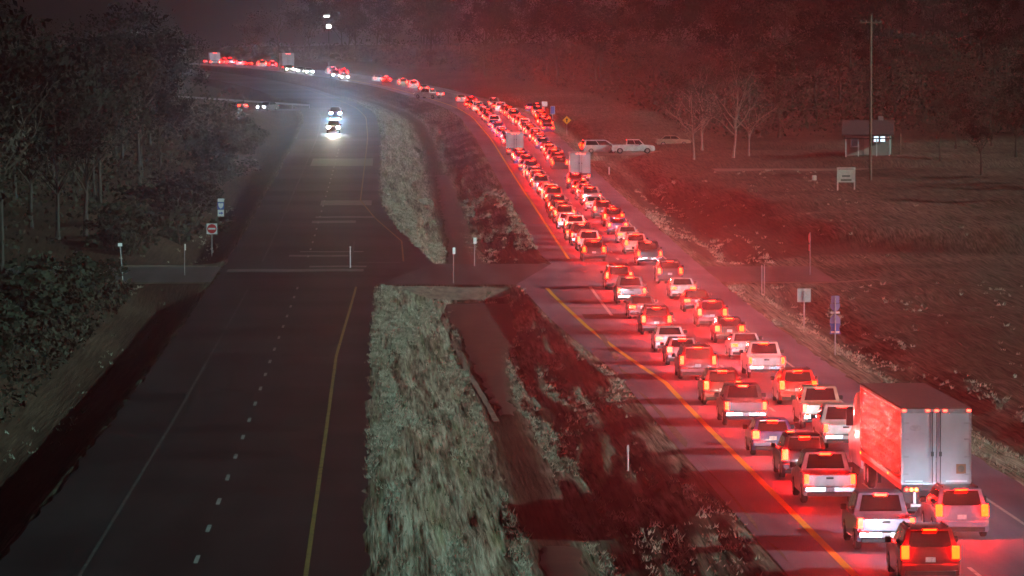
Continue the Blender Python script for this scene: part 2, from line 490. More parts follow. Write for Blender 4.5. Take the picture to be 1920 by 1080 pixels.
# ------------------------------------------------------------------ ground
def axis(segs):
    out = []
    for a, b, d in segs: out.append(np.arange(a, b, d))
    return np.concatenate(out + [[segs[-1][1]]])
us = axis([(-900, -200, 70), (-200, -60, 10), (-60, -24, 2.5), (-24, -12.5, .75), (-12.5, -1, 3), (-1, 15, .2), (15, 26, 2.75), (26, 40, .7), (40, 70, 2.5), (70, 200, 10), (200, 900, 70)])
ys = axis([(-60, 130, 10), (130, 430, .42), (430, 560, 1.0), (560, 760, 2.5), (760, 1400, 8), (1400, 3000, 80)])
U, Y = np.meshgrid(us, ys)
Zg = land(U, Y)
soil = np.exp(-((U - 6.7) / 1.05) ** 4) * ((U > uL(Y)) & (U < uR(Y)))
soil = np.maximum(soil, .85 * ss(.45, .72, vnoise(U * .35, Y * .09, 21)) * ss(7.5, 9.5, U) * (U < uR(Y)))
soil = np.maximum(soil, .95 * ss(7.0, 8.5, U) * (U < uR(Y)) * (1 - ss(440, 520, Y)) * (Y > X1))
soil = np.maximum(soil, .97 * ss(12.4, 13.2, -U))
soil = np.maximum(soil, .8 * np.exp(-((U - 30.2) / 1.6) ** 2))
soil = np.maximum(soil, .93 * ss(40, 50, U) * ss(655, 730, Y))
soil = np.maximum(soil, (.40 + .45 * vnoise(U * .06, Y * .016, 55)) * ss(28, 36, U))
uc_ = np.interp(Y, [415, 440, 475, 528, 575, 620], [60, 39, 36.5, 34, 28.5, 27.5])
soil = np.maximum(soil, .95 * ss(26.3, 27.2, U) * (1 - ss(-1, 2.5, U - uc_)) * ss(418, 430, Y) * (1 - ss(600, 640, Y)))
structure('ground', grid_mesh('ground', U + c(Y), Y, Zg, M['ground'], np.clip(np.maximum(soil, ss(930, 1010, Y) * .9), 0, 1)), 'rough dry grass ground with a ditched median and roadside banks')

# ditch bed: smooth wet mud, widest where the culvert ends at the cross street
def bed(y0, y1, cen, half, label, dz, seed):
    yb = axis([(y0, y1, 1.5)]); ub = np.linspace(-1, 1, 9)
    UB, YB = np.meshgrid(ub, yb)
    j1 = .5 * (vnoise(YB * .35, YB * 0 + 2.5, seed) - .5) + .25 * (vnoise(YB * 1.1, YB * 0 + 4.5, seed + 1) - .5)
    UU = cen(YB) + UB * half(YB) + j1 * UB ** 2
    floor_ = g(YB) - 1.25 + dz + .03 * (vnoise(UU * 1.3, YB * .4, seed + 2) - .5) + .03 - .10 * np.abs(UB) ** 4
    structure('ditch_bed', grid_mesh('ditch_bed', UU + c(YB), YB, floor_, M['water']), label)
bed(266, 379, lambda y: np.interp(y, [266, 300, 378], [6.95, 7.0, 7.7]), lambda y: np.interp(y, [266, 300, 340, 378], [.35, .8, 1.8, 2.9]), 'smooth dark mud filling the wide end of the median ditch', .14, 31)
bed(136, 190, lambda y: 6.75 + 0 * y, lambda y: .72 + 0 * y, 'smooth dark mud in the ditch at the bottom edge of the photo', .10, 41)
bed(422, 640, lambda y: 7.5 + 0 * y, lambda y: np.interp(y, [420, 470, 640], [1.9, 1.3, .8]), 'smooth wet mud in the ditch beyond the cross street', .12, 51)
yb = axis([(262, 377, 1.5)]); ub = np.array([-.12, 0, .12]); UB, YB = np.meshgrid(ub, yb)
UU = np.interp(YB, [262, 272, 300, 340, 377], [6.3, 6.2, 5.7, 5.1, 4.75]) + UB * (.6 + .9 * vnoise(YB * .3, YB * 0, 61))
structure('gravel_strip', grid_mesh('gravel_strip', UU, YB, land(UU, YB) + .05, M['gravel']), 'thin pale washed gravel line along the left rim of the ditch')

# ------------------------------------------------------------------ roads
RY = axis([(-50, 130, 10), (130, 440, 2.0), (440, 640, 4.0), (640, 1400, 8.0)])
RY = np.unique(np.concatenate([RY, [X0, X1]]))
def road(name, fl, fr, ysx, material, label, nx=9, dz=0.0, jl=0.0, jr=0.0):
    t = np.linspace(0, 1, nx)
    T, YY = np.meshgrid(t, ysx)
    a = fl(ysx) + jl * (vnoise(ysx * .45, ysx * 0 + 3, 41) - .5); b = fr(ysx) + jr * ((ysx < X0 - 3) | (ysx > X1 + 3)) * (vnoise(ysx * .45, ysx * 0 + 9, 42) - .5)
    UU = a[:, None] * (1 - T) + b[:, None] * T
    return structure(name, grid_mesh(name, UU + c(YY), YY, g(YY) + dz + 0 * UU, material), label)
k_ = lambda v: (lambda y: np.full_like(y, v))
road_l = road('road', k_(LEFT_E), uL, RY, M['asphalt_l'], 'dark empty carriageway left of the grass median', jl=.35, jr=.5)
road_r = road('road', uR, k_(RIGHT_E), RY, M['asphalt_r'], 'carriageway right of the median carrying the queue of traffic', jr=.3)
XY = RY[(RY >= X0) & (RY <= X1)]
road('crossover', uL, uR, XY, M['asphalt_x'], 'paved opening through the median at the cross street')
def wob(a, b): return lambda y: a + 0 * y
sx = axis([(X0 + 4, X1 - 4, 2.0)])
road('side_street', k_(-120.), k_(LEFT_E - .18), sx, M['asphalt_x'], 'side street leaving the carriageway on the left', nx=40, dz=-.02)
road('side_street', k_(RIGHT_E + .16), k_(35.), sx, M['asphalt_x'], 'side street leaving the carriageway on the right', nx=40, dz=-.02)
road('gravel_drive', k_(RIGHT_E + .16), k_(150.), axis([(677, 693, 2.0)]), M['gravel'], 'pale gravel drive with the parked white pickup', nx=30, dz=-.02)
road('gravel_drive', k_(38.), k_(170.), axis([(580.5, 589.5, 1.5)]), M['gravel'], 'pale gravel lane across the field on the right', nx=30, dz=1.56)
road('side_street', k_(-95.), k_(LEFT_E - .18), axis([(893, 902, 3.0)]), M['asphalt_x'], 'far side street on the left near the hilltop', nx=25, dz=.05)

yb_ = axis([(0, 1, .1)])
def strip_x(u0, u1, yc, wd, label, dz=.012):
    uu = np.arange(u0, u1 + .01, .6); yy = np.array([-.5, 0, .5])
    UU, YY = np.meshgrid(uu, yy)
    YY = yc + YY * wd * (.5 + vnoise(UU * .5, UU * 0 + yc, 71)) + .8 * (vnoise(UU * .2, UU * 0 + yc, 72) - .5)
    structure('gravel_strip', grid_mesh('gravel_strip', UU + c(YY), YY, land(UU, YY) + dz + .04, M['gravel']), label)
strip_x(-46, -12.9, X1 - 3.0, 3.2, 'pale gravel edge of the side street on the left')
strip_x(-30, -12.9, X0 + 3.2, 1.4, 'pale gravel near edge of the side street on the left')
strip_x(5.2, 13.6, X1 + 1.5, 1.6, 'pale gravel rim of the far median nose')
strip_x(.3, 10.0, X0 - 1.6, 1.5, 'pale gravel rim of the near median nose')
strip_x(26.6, 38, X0 + 3.2, 1.6, 'pale gravel near edge of the side street on the right')
def line(parent, name, fu, y0, y1, wd, material, step=2.0, dz=.006):
    yy = axis([(y0, y1, step)])
    UU = np.stack([fu(yy) - wd / 2, fu(yy) + wd / 2], 1)
    YY = np.stack([yy, yy], 1)
    return link_mesh(name, grid_mesh(name, UU + c(YY), YY, g(YY) + dz, material), None, parent)
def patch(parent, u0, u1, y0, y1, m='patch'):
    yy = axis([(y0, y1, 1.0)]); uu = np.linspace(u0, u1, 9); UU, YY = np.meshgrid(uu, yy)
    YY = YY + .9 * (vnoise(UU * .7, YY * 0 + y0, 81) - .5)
    link_mesh('road_tone_band', grid_mesh('road_tone_band', UU + c(YY), YY, g(YY) + .004, M[m]), None, parent)
patch(road_l, -7.6, -2.6, 428, 431); patch(road_l, -6.8, -1.4, 436, 437.5); patch(road_l, -6.6, -2.4, 489, 494); patch(road_l, -6.4, -.6, 500, 503)  # bands of light lying across the pavement, put into the colour
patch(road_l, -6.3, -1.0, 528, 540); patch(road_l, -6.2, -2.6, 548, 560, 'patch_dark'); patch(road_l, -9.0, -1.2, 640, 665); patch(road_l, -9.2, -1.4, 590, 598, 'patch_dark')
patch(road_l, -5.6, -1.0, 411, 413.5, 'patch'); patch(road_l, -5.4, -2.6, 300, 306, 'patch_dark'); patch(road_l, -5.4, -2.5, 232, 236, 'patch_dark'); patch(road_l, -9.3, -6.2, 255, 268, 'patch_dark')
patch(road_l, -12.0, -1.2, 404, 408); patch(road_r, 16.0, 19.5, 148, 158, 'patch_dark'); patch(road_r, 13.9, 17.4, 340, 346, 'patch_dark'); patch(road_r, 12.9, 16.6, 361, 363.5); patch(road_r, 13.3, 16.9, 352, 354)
def crumble(u0, y0, y1, wd, seed, label):
    yy = axis([(y0, y1, 1.0)]); UU = np.stack([u0 + .35 * (vnoise(yy * .06, yy * 0, seed) - .5), u0 + .35 * (vnoise(yy * .06, yy * 0, seed) - .5) + wd * np.clip(vnoise(yy * .16, yy * 0, seed + 1) * 1.6 - .3, .03, 1)], 1)
    YY = np.stack([yy, yy], 1)
    structure('gravel_strip', grid_mesh('gravel_strip', UU + c(YY), YY, g(YY) + .009, M['gravel']), label)
crumble(13.95, 140, 330, .35, 95, 'broken pale gravel line along the right side of the median')
yl_l = lambda y: np.interp(y, [-100, 300, X0, X1, 455, 500, 540, 3000], [-2.26, -2.2, -1.6, 2.0, 1.9, -.6, -2.2, -2.26])
yl_r = lambda y: np.interp(y, [-100, 275, 330, 372, X0, X1 + 5, 3000], [15.7, 15.7, 13.7, 12.7, 12.5, 15.7, 15.7])
line(road_l, 'yellow_edge_line', yl_l, -40, X0 - 3, .16, M['yellow_worn'])
line(road_l, 'yellow_edge_line', yl_l, X1 + 4, 1390, .14, M['yellow_worn'], 5)
line(road_r, 'yellow_edge_line', yl_r, -40, X0 - 5, .28, M['yellow'])
line(road_r, 'yellow_edge_line', yl_r, X1 + 8, 1390, .22, M['yellow'], 5)
line(road_l, 'white_edge_line', k_(-9.6), -40, X0 - 6, .13, M['white_worn'])
line(road_l, 'white_edge_line', k_(-9.6), X1 + 4, 1390, .13, M['white_worn'], 5)
line(road_r, 'white_edge_line', k_(23.75), -40, X0 - 6, .15, M['white_l'])
line(road_r, 'white_edge_line', k_(23.75), X1 + 6, 1390, .15, M['white_l'], 5)
line(road_r, 'turn_lane_line', k_(15.85), 344, 382, .22, M['white_l'])
line(road_l, 'turn_lane_line', lambda y: -2.3 + 0 * y, X1 + 3, X1 + 40, .16, M['white_worn'])
line(road_l, 'stop_bar', k_(0.0), 417.5, 419.0, 3.6, M['white_worn'], .5)
for y in np.arange(171.2 - 12.2 * 4, 700, 12.2):
    if X0 - 4 < y < X1: continue
    line(road_l, 'lane_dash', k_(-5.97), y, y + 3.05, .15, M['white_dash'], 1.0)
for y in np.arange(166 - 12.2 * 4, 700, 12.2):
    if X0 - 4 < y < X1: continue
    line(road_r, 'lane_dash', k_(19.75), y, y + 3.05, .15, M['white_l'], 1.0)

# ------------------------------------------------------------------ grass (nobody could count it)
def grass_mesh():
    n = 80000
    zone = nrs.rand(n)
    y = 150 + (nrs.rand(n) ** 1.15) * 420
    u = np.where(zone < .74, uL(y) + .05 + nrs.rand(n) * (uR(y) - uL(y) - .1), np.where(zone < .985, RIGHT_E + .2 + nrs.rand(n) ** 1.2 * 24, LEFT_E - 2.2 - nrs.rand(n) ** 1.4 * 9))
    keep = ~((y > X0 - 1) & (y < X1 + 1)) & (np.abs(u - 6.75) > .85 + .5 * vnoise(u, y * .2, 51))
    clump = vnoise(u * 1.3, y * .06, 52)
    keep &= nrs.rand(n) < np.clip((clump - .45) * 2.6, .03, .8)
    keep &= (u < 33) | (nrs.rand(n) < .10)
    keep &= (u < 8.2) | (u > 26) | (nrs.rand(n) < .3)
    u, y, clump = u[keep], y[keep], clump[keep]
    n = len(u)
    x, z = u + c(y), land(u, y)
    V, Fc = [], []
    sc = (.8 + .7 * nrs.rand(n)) * (.75 + .6 * clump) * (1 + (y - 150) / 1400) * .72
    for k in range(4):
        a = nrs.rand(n) * 6.283; ln = sc * (.07 + .10 * nrs.rand(n)); wd = .018 * sc * (1 + y / 300)
        ox, oy = .09 * nrs.randn(n), .2 * nrs.randn(n)
        dx, dy = np.cos(a), np.sin(a)
        lean = (.4 + .9 * nrs.rand(n)) * ln
        p0 = np.stack([x + ox - wd, y + oy, z - .04], 1); p1 = np.stack([x + ox + wd, y + oy, z - .04], 1)
        p2 = np.stack([x + ox + dx * lean, y + oy + dy * lean, z + ln], 1)
        V.append(np.stack([p0, p1, p2], 1).reshape(-1, 3))
    V = np.concatenate(V)
    me = bpy.data.meshes.new('grass')
    nt_ = len(V) // 3
    me.vertices.add(len(V)); me.vertices.foreach_set('co', V.ravel())
    me.loops.add(len(V)); me.loops.foreach_set('vertex_index', np.arange(len(V)))
    me.polygons.add(nt_); me.polygons.foreach_set('loop_start', np.arange(0, len(V), 3)); me.polygons.foreach_set('loop_total', np.full(nt_, 3))
    me.update(calc_edges=True)
    me.materials.append(M['grass'])
    return me
tag(link_mesh('grass', grass_mesh()), 'dry tufts of grass over the median and verges', 'grass', kind='stuff')

# ------------------------------------------------------------------ trees
def tree_meshes(seed, H, spread, leafy, bark, trunk_r):
    """trunk mesh and crown mesh (limbs, twigs, leaf-sized faces)"""
    r = random.Random(seed)
    tb, cb = bmesh.new(), bmesh.new()
    pts = [Vector((0, 0, -.4))]; dirv = Vector((r.uniform(-.06, .06), r.uniform(-.06, .06), 1))
    nseg = 6; th = H * .62
    for k in range(nseg):
        dirv = (dirv + Vector((r.uniform(-.1, .1), r.uniform(-.1, .1), .1))).normalized()
        pts.append(pts[-1] + dirv * th / nseg)
    for k in range(nseg):
        tube(tb, pts[k], pts[k + 1], trunk_r * (1 - .72 * k / nseg) * (1.35 if k == 0 else 1), trunk_r * (1 - .72 * (k + 1) / nseg), 7, False)
    tips = []
    def grow(p, d, ln, rad, lev):
        mid = p + d * ln * .5 + Vector((r.uniform(-1, 1), r.uniform(-1, 1), r.uniform(-.3, .8))) * ln * .07
        e = mid + (d + Vector((r.uniform(-.25, .25), r.uniform(-.25, .25), r.uniform(0, .3)))).normalized() * ln * .5
        tube(cb, p, mid, rad, rad * .75, 4 if lev else 5, False); tube(cb, mid, e, rad * .75, rad * .45, 4, False)
        tips.append((e, d, ln))
        if lev >= 3: return
        for _ in range(r.choice((2, 3, 3))):
            s = r.uniform(.45, 1)
            q = mid.lerp(e, s)
            nd = (d + Vector((r.uniform(-1, 1), r.uniform(-1, 1), r.uniform(-.35, .7))) * .85).normalized()
            grow(q, nd, ln * r.uniform(.5, .72), rad * .5, lev + 1)
    for k in range(9):
        t = r.uniform(.42, 1)
        i = min(int(t * nseg), nseg - 1)
        p = pts[i].lerp(pts[i + 1], t * nseg - i)
        a = k * 2.4 + r.uniform(-.5, .5)
        d = Vector((math.cos(a) * spread, math.sin(a) * spread, r.uniform(.5, 1.2))).normalized()
        grow(p, d, H * r.uniform(.2, .32), trunk_r * .42, 0)
    grow(pts[-1], Vector((0, 0, 1)), H * .3, trunk_r * .3, 0)
    nl = int(leafy)
    twig_m, leaf_m = 0, 1
    for f in cb.faces: f.material_index = 0
    for k in range(nl):
        e, d, ln = r.choice(tips)
        o = e + Vector((r.gauss(0, 1), r.gauss(0, 1), r.gauss(0, .8))) * (.28 + ln * .22)
        s = r.uniform(.10, .30) * H / 13
        ax = Vector((r.gauss(0, 1), r.gauss(0, 1), r.gauss(0, 1))).normalized()
        bxv = ax.orthogonal().normalized()
        f = cb.faces.new([cb.verts.new(o + ax * s), cb.verts.new(o + bxv * s * .6), cb.verts.new(o - ax * s), cb.verts.new(o - bxv * s * .5)])
        f.material_index = 1
    return tb, cb

protos = []
for k, (seed, H, sp, lf, bk, tr_, leafm) in enumerate([
        (1, 13, .9, 2600, 'bark', .24, 'leaf'), (2, 16, .7, 2200, 'bark', .28, 'leaf'), (3, 12, 1.1, 900, 'bark', .2, 'twig'),
        (4, 15, .8, 500, 'palebark', .26, 'twig'), (5, 14, .6, 3200, 'bark', .25, 'leaf'), (6, 11, 1.0, 700, 'palebark', .22, 'twig')]):
    tb, cb = tree_meshes(seed, H, sp, lf, bk, tr_)
    tm = finish(tb, 'trunk', M[bk]); cm = finish(cb, 'crown', M['twig' if bk == 'bark' else 'palebark'], smooth=False)
    cm.materials.append(M[leafm])
    protos.append((tm, cm, H))

tree_n = 0
def tree(k, u, y, s, label, group=None, name='tree'):
    global tree_n
    t = thing(name, label, 'tree', P(u, y, 0), rnd.uniform(0, 6.28), group)
    t.scale = (s, s, s * rnd.uniform(.9, 1.1))
    link_mesh('trunk', protos[k][0], None, t); link_mesh('crown', protos[k][1], None, t)
    tree_n += 1
    return t

def scatter(n, fu, fy, mind, ok=lambda u, y: True, tries=6000):
    out = []
    for _ in range(tries):
        if len(out) >= n: break
        y = fy(); u = fu(y)
        if not ok(u, y): continue
        if all((u - a) ** 2 + (y - b) ** 2 > mind ** 2 for a, b in out): out.append((u, y))
    return out

def px(u, y): return 700 + FPX * (u + float(c(y))) / y
not_x = lambda u, y: not (X0 - 6 < y < X1 + 6)
LW = 'leafy tree in the dark wood along the left verge'
for u, y in scatter(58, lambda y: -24.5 - abs(rnd.gauss(0, 1)) * 9 - rnd.uniform(0, 3), lambda: 190 + 640 * rnd.random() ** .85, 5.5,
                    lambda u, y: not_x(u, y) and not (-45 < u < -12 and 840 < y) and not (y > 500 and px(u, y) > 318)):
    k_t = rnd.choice((0, 1, 4, 0, 2))
    tree(k_t, u, y, rnd.uniform(.75, 1.1), ('dense leafy', 'tall leafy', 'thin half bare', '', 'narrow dense')[k_t] + ' tree in the left wood, ' + ('nearer than the side street' if y < X0 else 'beyond the side street' if y < 520 else 'past the blue route marker'), 'trees of the wood along the left verge')
for u, y in scatter(44, lambda y: rnd.uniform(-150, -62), lambda: rnd.uniform(640, 1150), 9, lambda u, y: not (885 < y < 910) and not (px(u, y) < 90 and y < 850) and px(u, y) < 325):
    tree(rnd.choice((0, 1, 4, 3)), u, y, rnd.uniform(.8, 1.15), 'tree in the far dark wood at the upper left', 'trees of the far left wood')
for u, y in scatter(110, lambda y: rnd.uniform(46, 260), lambda: rnd.uniform(1010, 1480), 7):
    tree(rnd.choice((1, 2, 4, 0, 2)), u, y, rnd.uniform(.85, 1.25), ('hazy ridge tree behind the far bend, left of the lit street lamp' if px(u, y) < 617 else 'hazy ridge tree between the lit street lamp and the hilltop queue' if px(u, y) < 900 else 'hazy ridge tree straight above the yellow diamond sign' if px(u, y) < 1150 else 'hazy ridge tree high above the parked white pickup' if px(u, y) < 1420 else 'hazy ridge tree high above the small house' if px(u, y) < 1720 else 'hazy ridge tree in the upper right corner'), 'trees on the ridge behind the bend')
for u, y in scatter(50, lambda y: rnd.uniform(44, 150), lambda: rnd.uniform(720, 1000), 8, lambda u, y: u > 44 + (y - 720) * .02):
    tree(rnd.choice((2, 2, 1, 0)), u, y, rnd.uniform(.65, 1.0), ('tree in the red lit wood straight behind the parked white pickup' if px(u, y) < 1330 else 'tree in the red lit wood left of the small house' if px(u, y) < 1570 else 'tree in the red lit wood above and right of the small house'), 'trees of the right wood')
for u, y in scatter(16, lambda y: rnd.uniform(64, 90), lambda: rnd.uniform(440, 660), 8, lambda u, y: y / 9600 * 1000 < u + 8):
    tree(rnd.choice((2, 2, 0)), u, y, rnd.uniform(.5, .75), 'bare tree near the right edge beyond the field', 'trees at the right edge')
for u, y, k, s, lab in [(37.3, 612, 5, .72, 'pale forked bare tree right of the parked white pickup, nearest to it'),
                        (42.4, 618, 3, .7, 'pale bare tree with a leaning twin trunk between the pickup and the house'),
                        (44.6, 622, 5, .66, 'pale bare tree closest to the house among the pale trunks'),
                        (40.0, 640, 3, .62, 'slim pale tree standing behind the other pale trunks')]:
    tree(k, u, y, s, lab, name='pale_bare_tree')

def undergrowth():
    n = 120000
    z_ = nrs.rand(n)
    y = np.where(z_ < .22, 195 + nrs.rand(n) * 660, np.where(z_ < .36, 640 + nrs.rand(n) * 500, np.where(z_ < .62, 725 + nrs.rand(n) * 300, 1010 + nrs.rand(n) * 480)))
    u = np.where(z_ < .22, -21 - nrs.rand(n) * 26, np.where(z_ < .36, -62 - nrs.rand(n) * 90, np.where(z_ < .62, 46 + nrs.rand(n) * 110, 44 + nrs.rand(n) * 230)))
    keep = ~((y > X0 - 5) & (y < X1 + 5)) & ~((y > 885) & (y < 912) & (u < 0))
    cl = vnoise(u * .13, y * .06, 101)
    keep &= nrs.rand(n) < np.clip((cl - .25) * 2.2, .05, 1)
    u, y, cl = u[keep], y[keep], cl[keep]
    m_ = 26000; y2 = 165 + nrs.rand(m_) * 218; u2 = -18.2 - nrs.rand(m_) ** 1.2 * 13; ok2 = nrs.rand(m_) < np.clip((vnoise(u2 * .5, y2 * .1, 103) - .2) * 2.5, .1, 1)
    u = np.concatenate([u, u2[ok2]]); y = np.concatenate([y, y2[ok2]]); cl = np.concatenate([cl, np.full(ok2.sum(), -.12)]); n = len(u)
    o = np.stack([u + c(y), y, land(u, y) + nrs.rand(n) ** 1.6 * (1.2 + 4.2 * cl)], 1)
    a = nrs.randn(n, 3); a /= np.linalg.norm(a, axis=1)[:, None]; b = np.cross(a, nrs.randn(n, 3)); b /= np.linalg.norm(b, axis=1)[:, None]
    sz = (.08 + .20 * nrs.rand(n))[:, None] * (.6 + y[:, None] / 900)
    V = np.stack([o + a * sz, o + b * sz * .6, o - a * sz, o - b * sz * .5], 1).reshape(-1, 3)
    me = bpy.data.meshes.new('undergrowth')
    me.vertices.add(len(V)); me.vertices.foreach_set('co', V.ravel()); me.loops.add(len(V)); me.loops.foreach_set('vertex_index', np.arange(len(V)))
    me.polygons.add(n); me.polygons.foreach_set('loop_start', np.arange(0, len(V), 4)); me.polygons.foreach_set('loop_total', np.full(n, 4))
    me.update(calc_edges=True); me.materials.append(M['brush']); return me
tag(link_mesh('undergrowth', undergrowth()), 'dark tangled undergrowth beneath the woods', 'undergrowth', kind='stuff')

# shrubs along the dark left verge and in the right field
def shrub_mesh(seed, mat_):
    r = random.Random(seed); bm = bmesh.new()
    for k in range(7):
        a = k * .9; tube(bm, (0, 0, -.1), (math.cos(a) * .7, math.sin(a) * .7, r.uniform(.7, 1.3)), .035, .012, 4, False)
    for f in bm.faces: f.material_index = 0
    lobes = [(Vector((r.gauss(0, .55), r.gauss(0, .55), r.uniform(.5, 1.25))), r.uniform(.3, .6)) for _ in range(7)]
    for _ in range(620):
        p, q = r.choice(lobes)
        d = Vector((r.gauss(0, 1), r.gauss(0, 1), r.gauss(0, 1))).normalized()
        o = p + d * q * r.uniform(.6, 1.05)
        if o.z < .02: continue
        s = r.uniform(.05, .14); ax = Vector((r.gauss(0, 1), r.gauss(0, 1), r.gauss(0, 1))).normalized(); b = ax.orthogonal()
        f = bm.faces.new([bm.verts.new(o + ax * s), bm.verts.new(o + b * s * .6), bm.verts.new(o - ax * s), bm.verts.new(o - b * s * .6)]); f.material_index = 1
    me = finish(bm, 'foliage', M['bark'], smooth=False); me.materials.append(M[mat_]); return me
shr = [shrub_mesh(k, 'shrub') for k in range(4)]
def shrub(me, u, y, s, label, group):
    o = link_mesh('shrub', me); o.location = P(u, y, -.05); o.rotation_euler = (0, 0, rnd.uniform(0, 6)); o.scale = (s * rnd.uniform(.9, 1.3), s, s * rnd.uniform(.7, 1.1))
    tag(o, label, 'shrub', group)
for u, y in scatter(64, lambda y: (-20.6 if y < 460 else -18.0) - abs(rnd.gauss(0, 1)) * 2.2, lambda: 195 + 560 * rnd.random() ** .9, 2.2, not_x):
    shrub(rnd.choice(shr), u, y, rnd.uniform(1.1, 2.4), 'grey green shrub at the foot of the left wood, ' + ('nearer than the side street' if y < X0 else 'by the red disc sign' if y < 520 else 'past the blue route marker'), 'shrubs along the left wood')
# ------------------------------------------------------------------ posts, signs, lamps, house
def pole_part(name, parent, h, r, m, x=0.0, y=0.0, z0=-.3, n=7, lean=(0, 0)):
    return part(name, tube(bmesh.new(), (x, y, z0), (x + lean[0], y + lean[1], h), r, r * .9, n), m, parent)
def shield(w_, h_):
    return [(-.5 * w_, .42 * h_), (-.28 * w_, .5 * h_), (0, .44 * h_), (.28 * w_, .5 * h_), (.5 * w_, .42 * h_), (.47 * w_, .05 * h_), (.30 * w_, -.3 * h_), (0, -.5 * h_), (-.30 * w_, -.3 * h_), (-.47 * w_, .05 * h_)]
def off(pts, cz): return [(x, z + cz) for x, z in pts]
def rect(w_, h_, cz): return [(-w_ / 2, cz - h_ / 2), (w_ / 2, cz - h_ / 2), (w_ / 2, cz + h_ / 2), (-w_ / 2, cz + h_ / 2)]

t = thing('route_marker_sign', 'bright blue and white route marker assembly on a post on the dark left verge', 'road sign', P(-15.9, 509))
pole_part('post', t, 2.9, .035, M['galv'])
part('direction_plate', plate_y(rect(.62, .34, 2.72), -.06, -.04), M['signwhite'], t, False)
part('shield_backing', plate_y(rect(.66, .72, 2.16), -.06, -.04), M['signblue'], t, False)
part('route_shield', plate_y(off(shield(.52, .56), 2.16), -.068, -.06), M['signwhite'], t, False)
part('lower_plate', plate_y(rect(.62, .66, 1.44), -.06, -.04), M['signwhite'], t, False)
part('arrow', plate_y([(-.2, 1.38), (.05, 1.38), (.05, 1.28), (.24, 1.44), (.05, 1.60), (.05, 1.50), (-.2, 1.50)], -.066, -.06), M['signblue'], t, False)

t = thing('do_not_enter_sign', 'small square white sign with red disc on a thin post on the left verge', 'road sign', P(-14.7, 448))
pole_part('post', t, 2.6, .035, M['galv'])
part('sign_plate', plate_y(rect(.92, .92, 2.42), -.06, -.04), M['signwhite'], t, False)
part('red_disc', plate_y([(.41 * math.cos(a * math.pi / 12), 2.42 + .41 * math.sin(a * math.pi / 12)) for a in range(24)], -.066, -.06), M['signred'], t, False)
part('white_bar', plate_y(rect(.62, .15, 2.42), -.072, -.066), M['signwhite'], t, False)

def small_post_sign(name, label, u, y, h, pw, ph, m, rz, lean=(0, 0), postm='galv', r=.04):
    t = thing(name, label, 'road sign', P(u, y), rz)
    pole_part('post', t, h, r, M[postm], lean=lean)
    o = part('sign_plate', plate_y(rect(pw, ph, h - ph * .45), -.06, -.04), M[m], t, False)
    o.location = (lean[0], lean[1], 0)
    return t
small_post_sign('edge_on_sign', 'leaning grey sign post with a pale cap at the left end of the side street', -19.4, 390, 3.0, .34, .24, 'signwhite', .3, (-.25, 0), r=.05)
small_post_sign('edge_on_sign', 'straight grey sign post seen edge on beside the left side street', -15.1, 399, 2.5, .3, .5, 'signback', 1.3)
small_post_sign('edge_on_sign', 'post with a small pale red tipped plate at the near corner of the median opening', 5.7, 387.5, 2.75, .45, .5, 'signwhite', 1.1)
small_post_sign('edge_on_sign', 'dull sign post at the far side of the median opening above the ditch', 7.7, 413, 2.35, .42, .5, 'signback', .9)
t = thing('delineator_post', 'short thin post standing in the opening of the dark left carriageway', 'marker post', P(-2.3, 410))
pole_part('post', t, 1.7, .05, M['post_white']); part('cap', tube(bmesh.new(), (0, 0, 1.7), (0, 0, 1.8), .07, .07, 8), M['signwhite'], t)
t = thing('delineator_post', 'thin blue white marker post in the brown grass of the near median', 'marker post', P(10.93, 219.5))
pole_part('post', t, 1.12, .045, M['post_white']); part('reflector', box(-.05, .05, -.06, -.046, .85, 1.05), M['signwhite'], t)
t = thing('delineator_post', 'tiny white marker post on the red bank below the white pickup', 'marker post', P(26.9, 606))
pole_part('post', t, .9, .06, M['post_white']); part('reflector', box(-.06, .06, -.075, -.061, .6, .85), M['signwhite'], t)
t = thing('twin_post', 'pair of thin bare posts right of the queue near the cross street', 'post', P(28.35, 377))
pole_part('post', t, 2.15, .035, M['galv']); pole_part('post', t, 2.2, .03, M['galv'], .2, .2)

t = thing('stop_sign', 'tall post with two narrow red plates seen almost edge on at the right corner', 'road sign', P(33.7, 399), 1.25)
pole_part('post', t, 3.4, .045, M['galv'])
oc = [(.38 * math.cos(math.pi / 8 + k * math.pi / 4), 2.95 + .38 * math.sin(math.pi / 8 + k * math.pi / 4)) for k in range(8)]
part('octagon_plate', plate_y(oc, .04, .06), M['signred'], t, False)
part('octagon_border', plate_y([(x * 1.07, 2.95 + (z - 2.95) * 1.07) for x, z in oc], .028, .0395), M['signred'], t, False)
part('lower_plate', plate_y(rect(.5, .5, 2.2), .04, .06), M['signred'], t, False)

t = thing('square_sign', 'square pale cyan sign back on a post beside the right lane', 'road sign', P(28.4, 338.7))
part('sign_plate', plate_y(rect(.9, .9, 2.14), .04, .06), M['signback'], t, False)
pole_part('post', t, 2.45, .05, M['galv'])

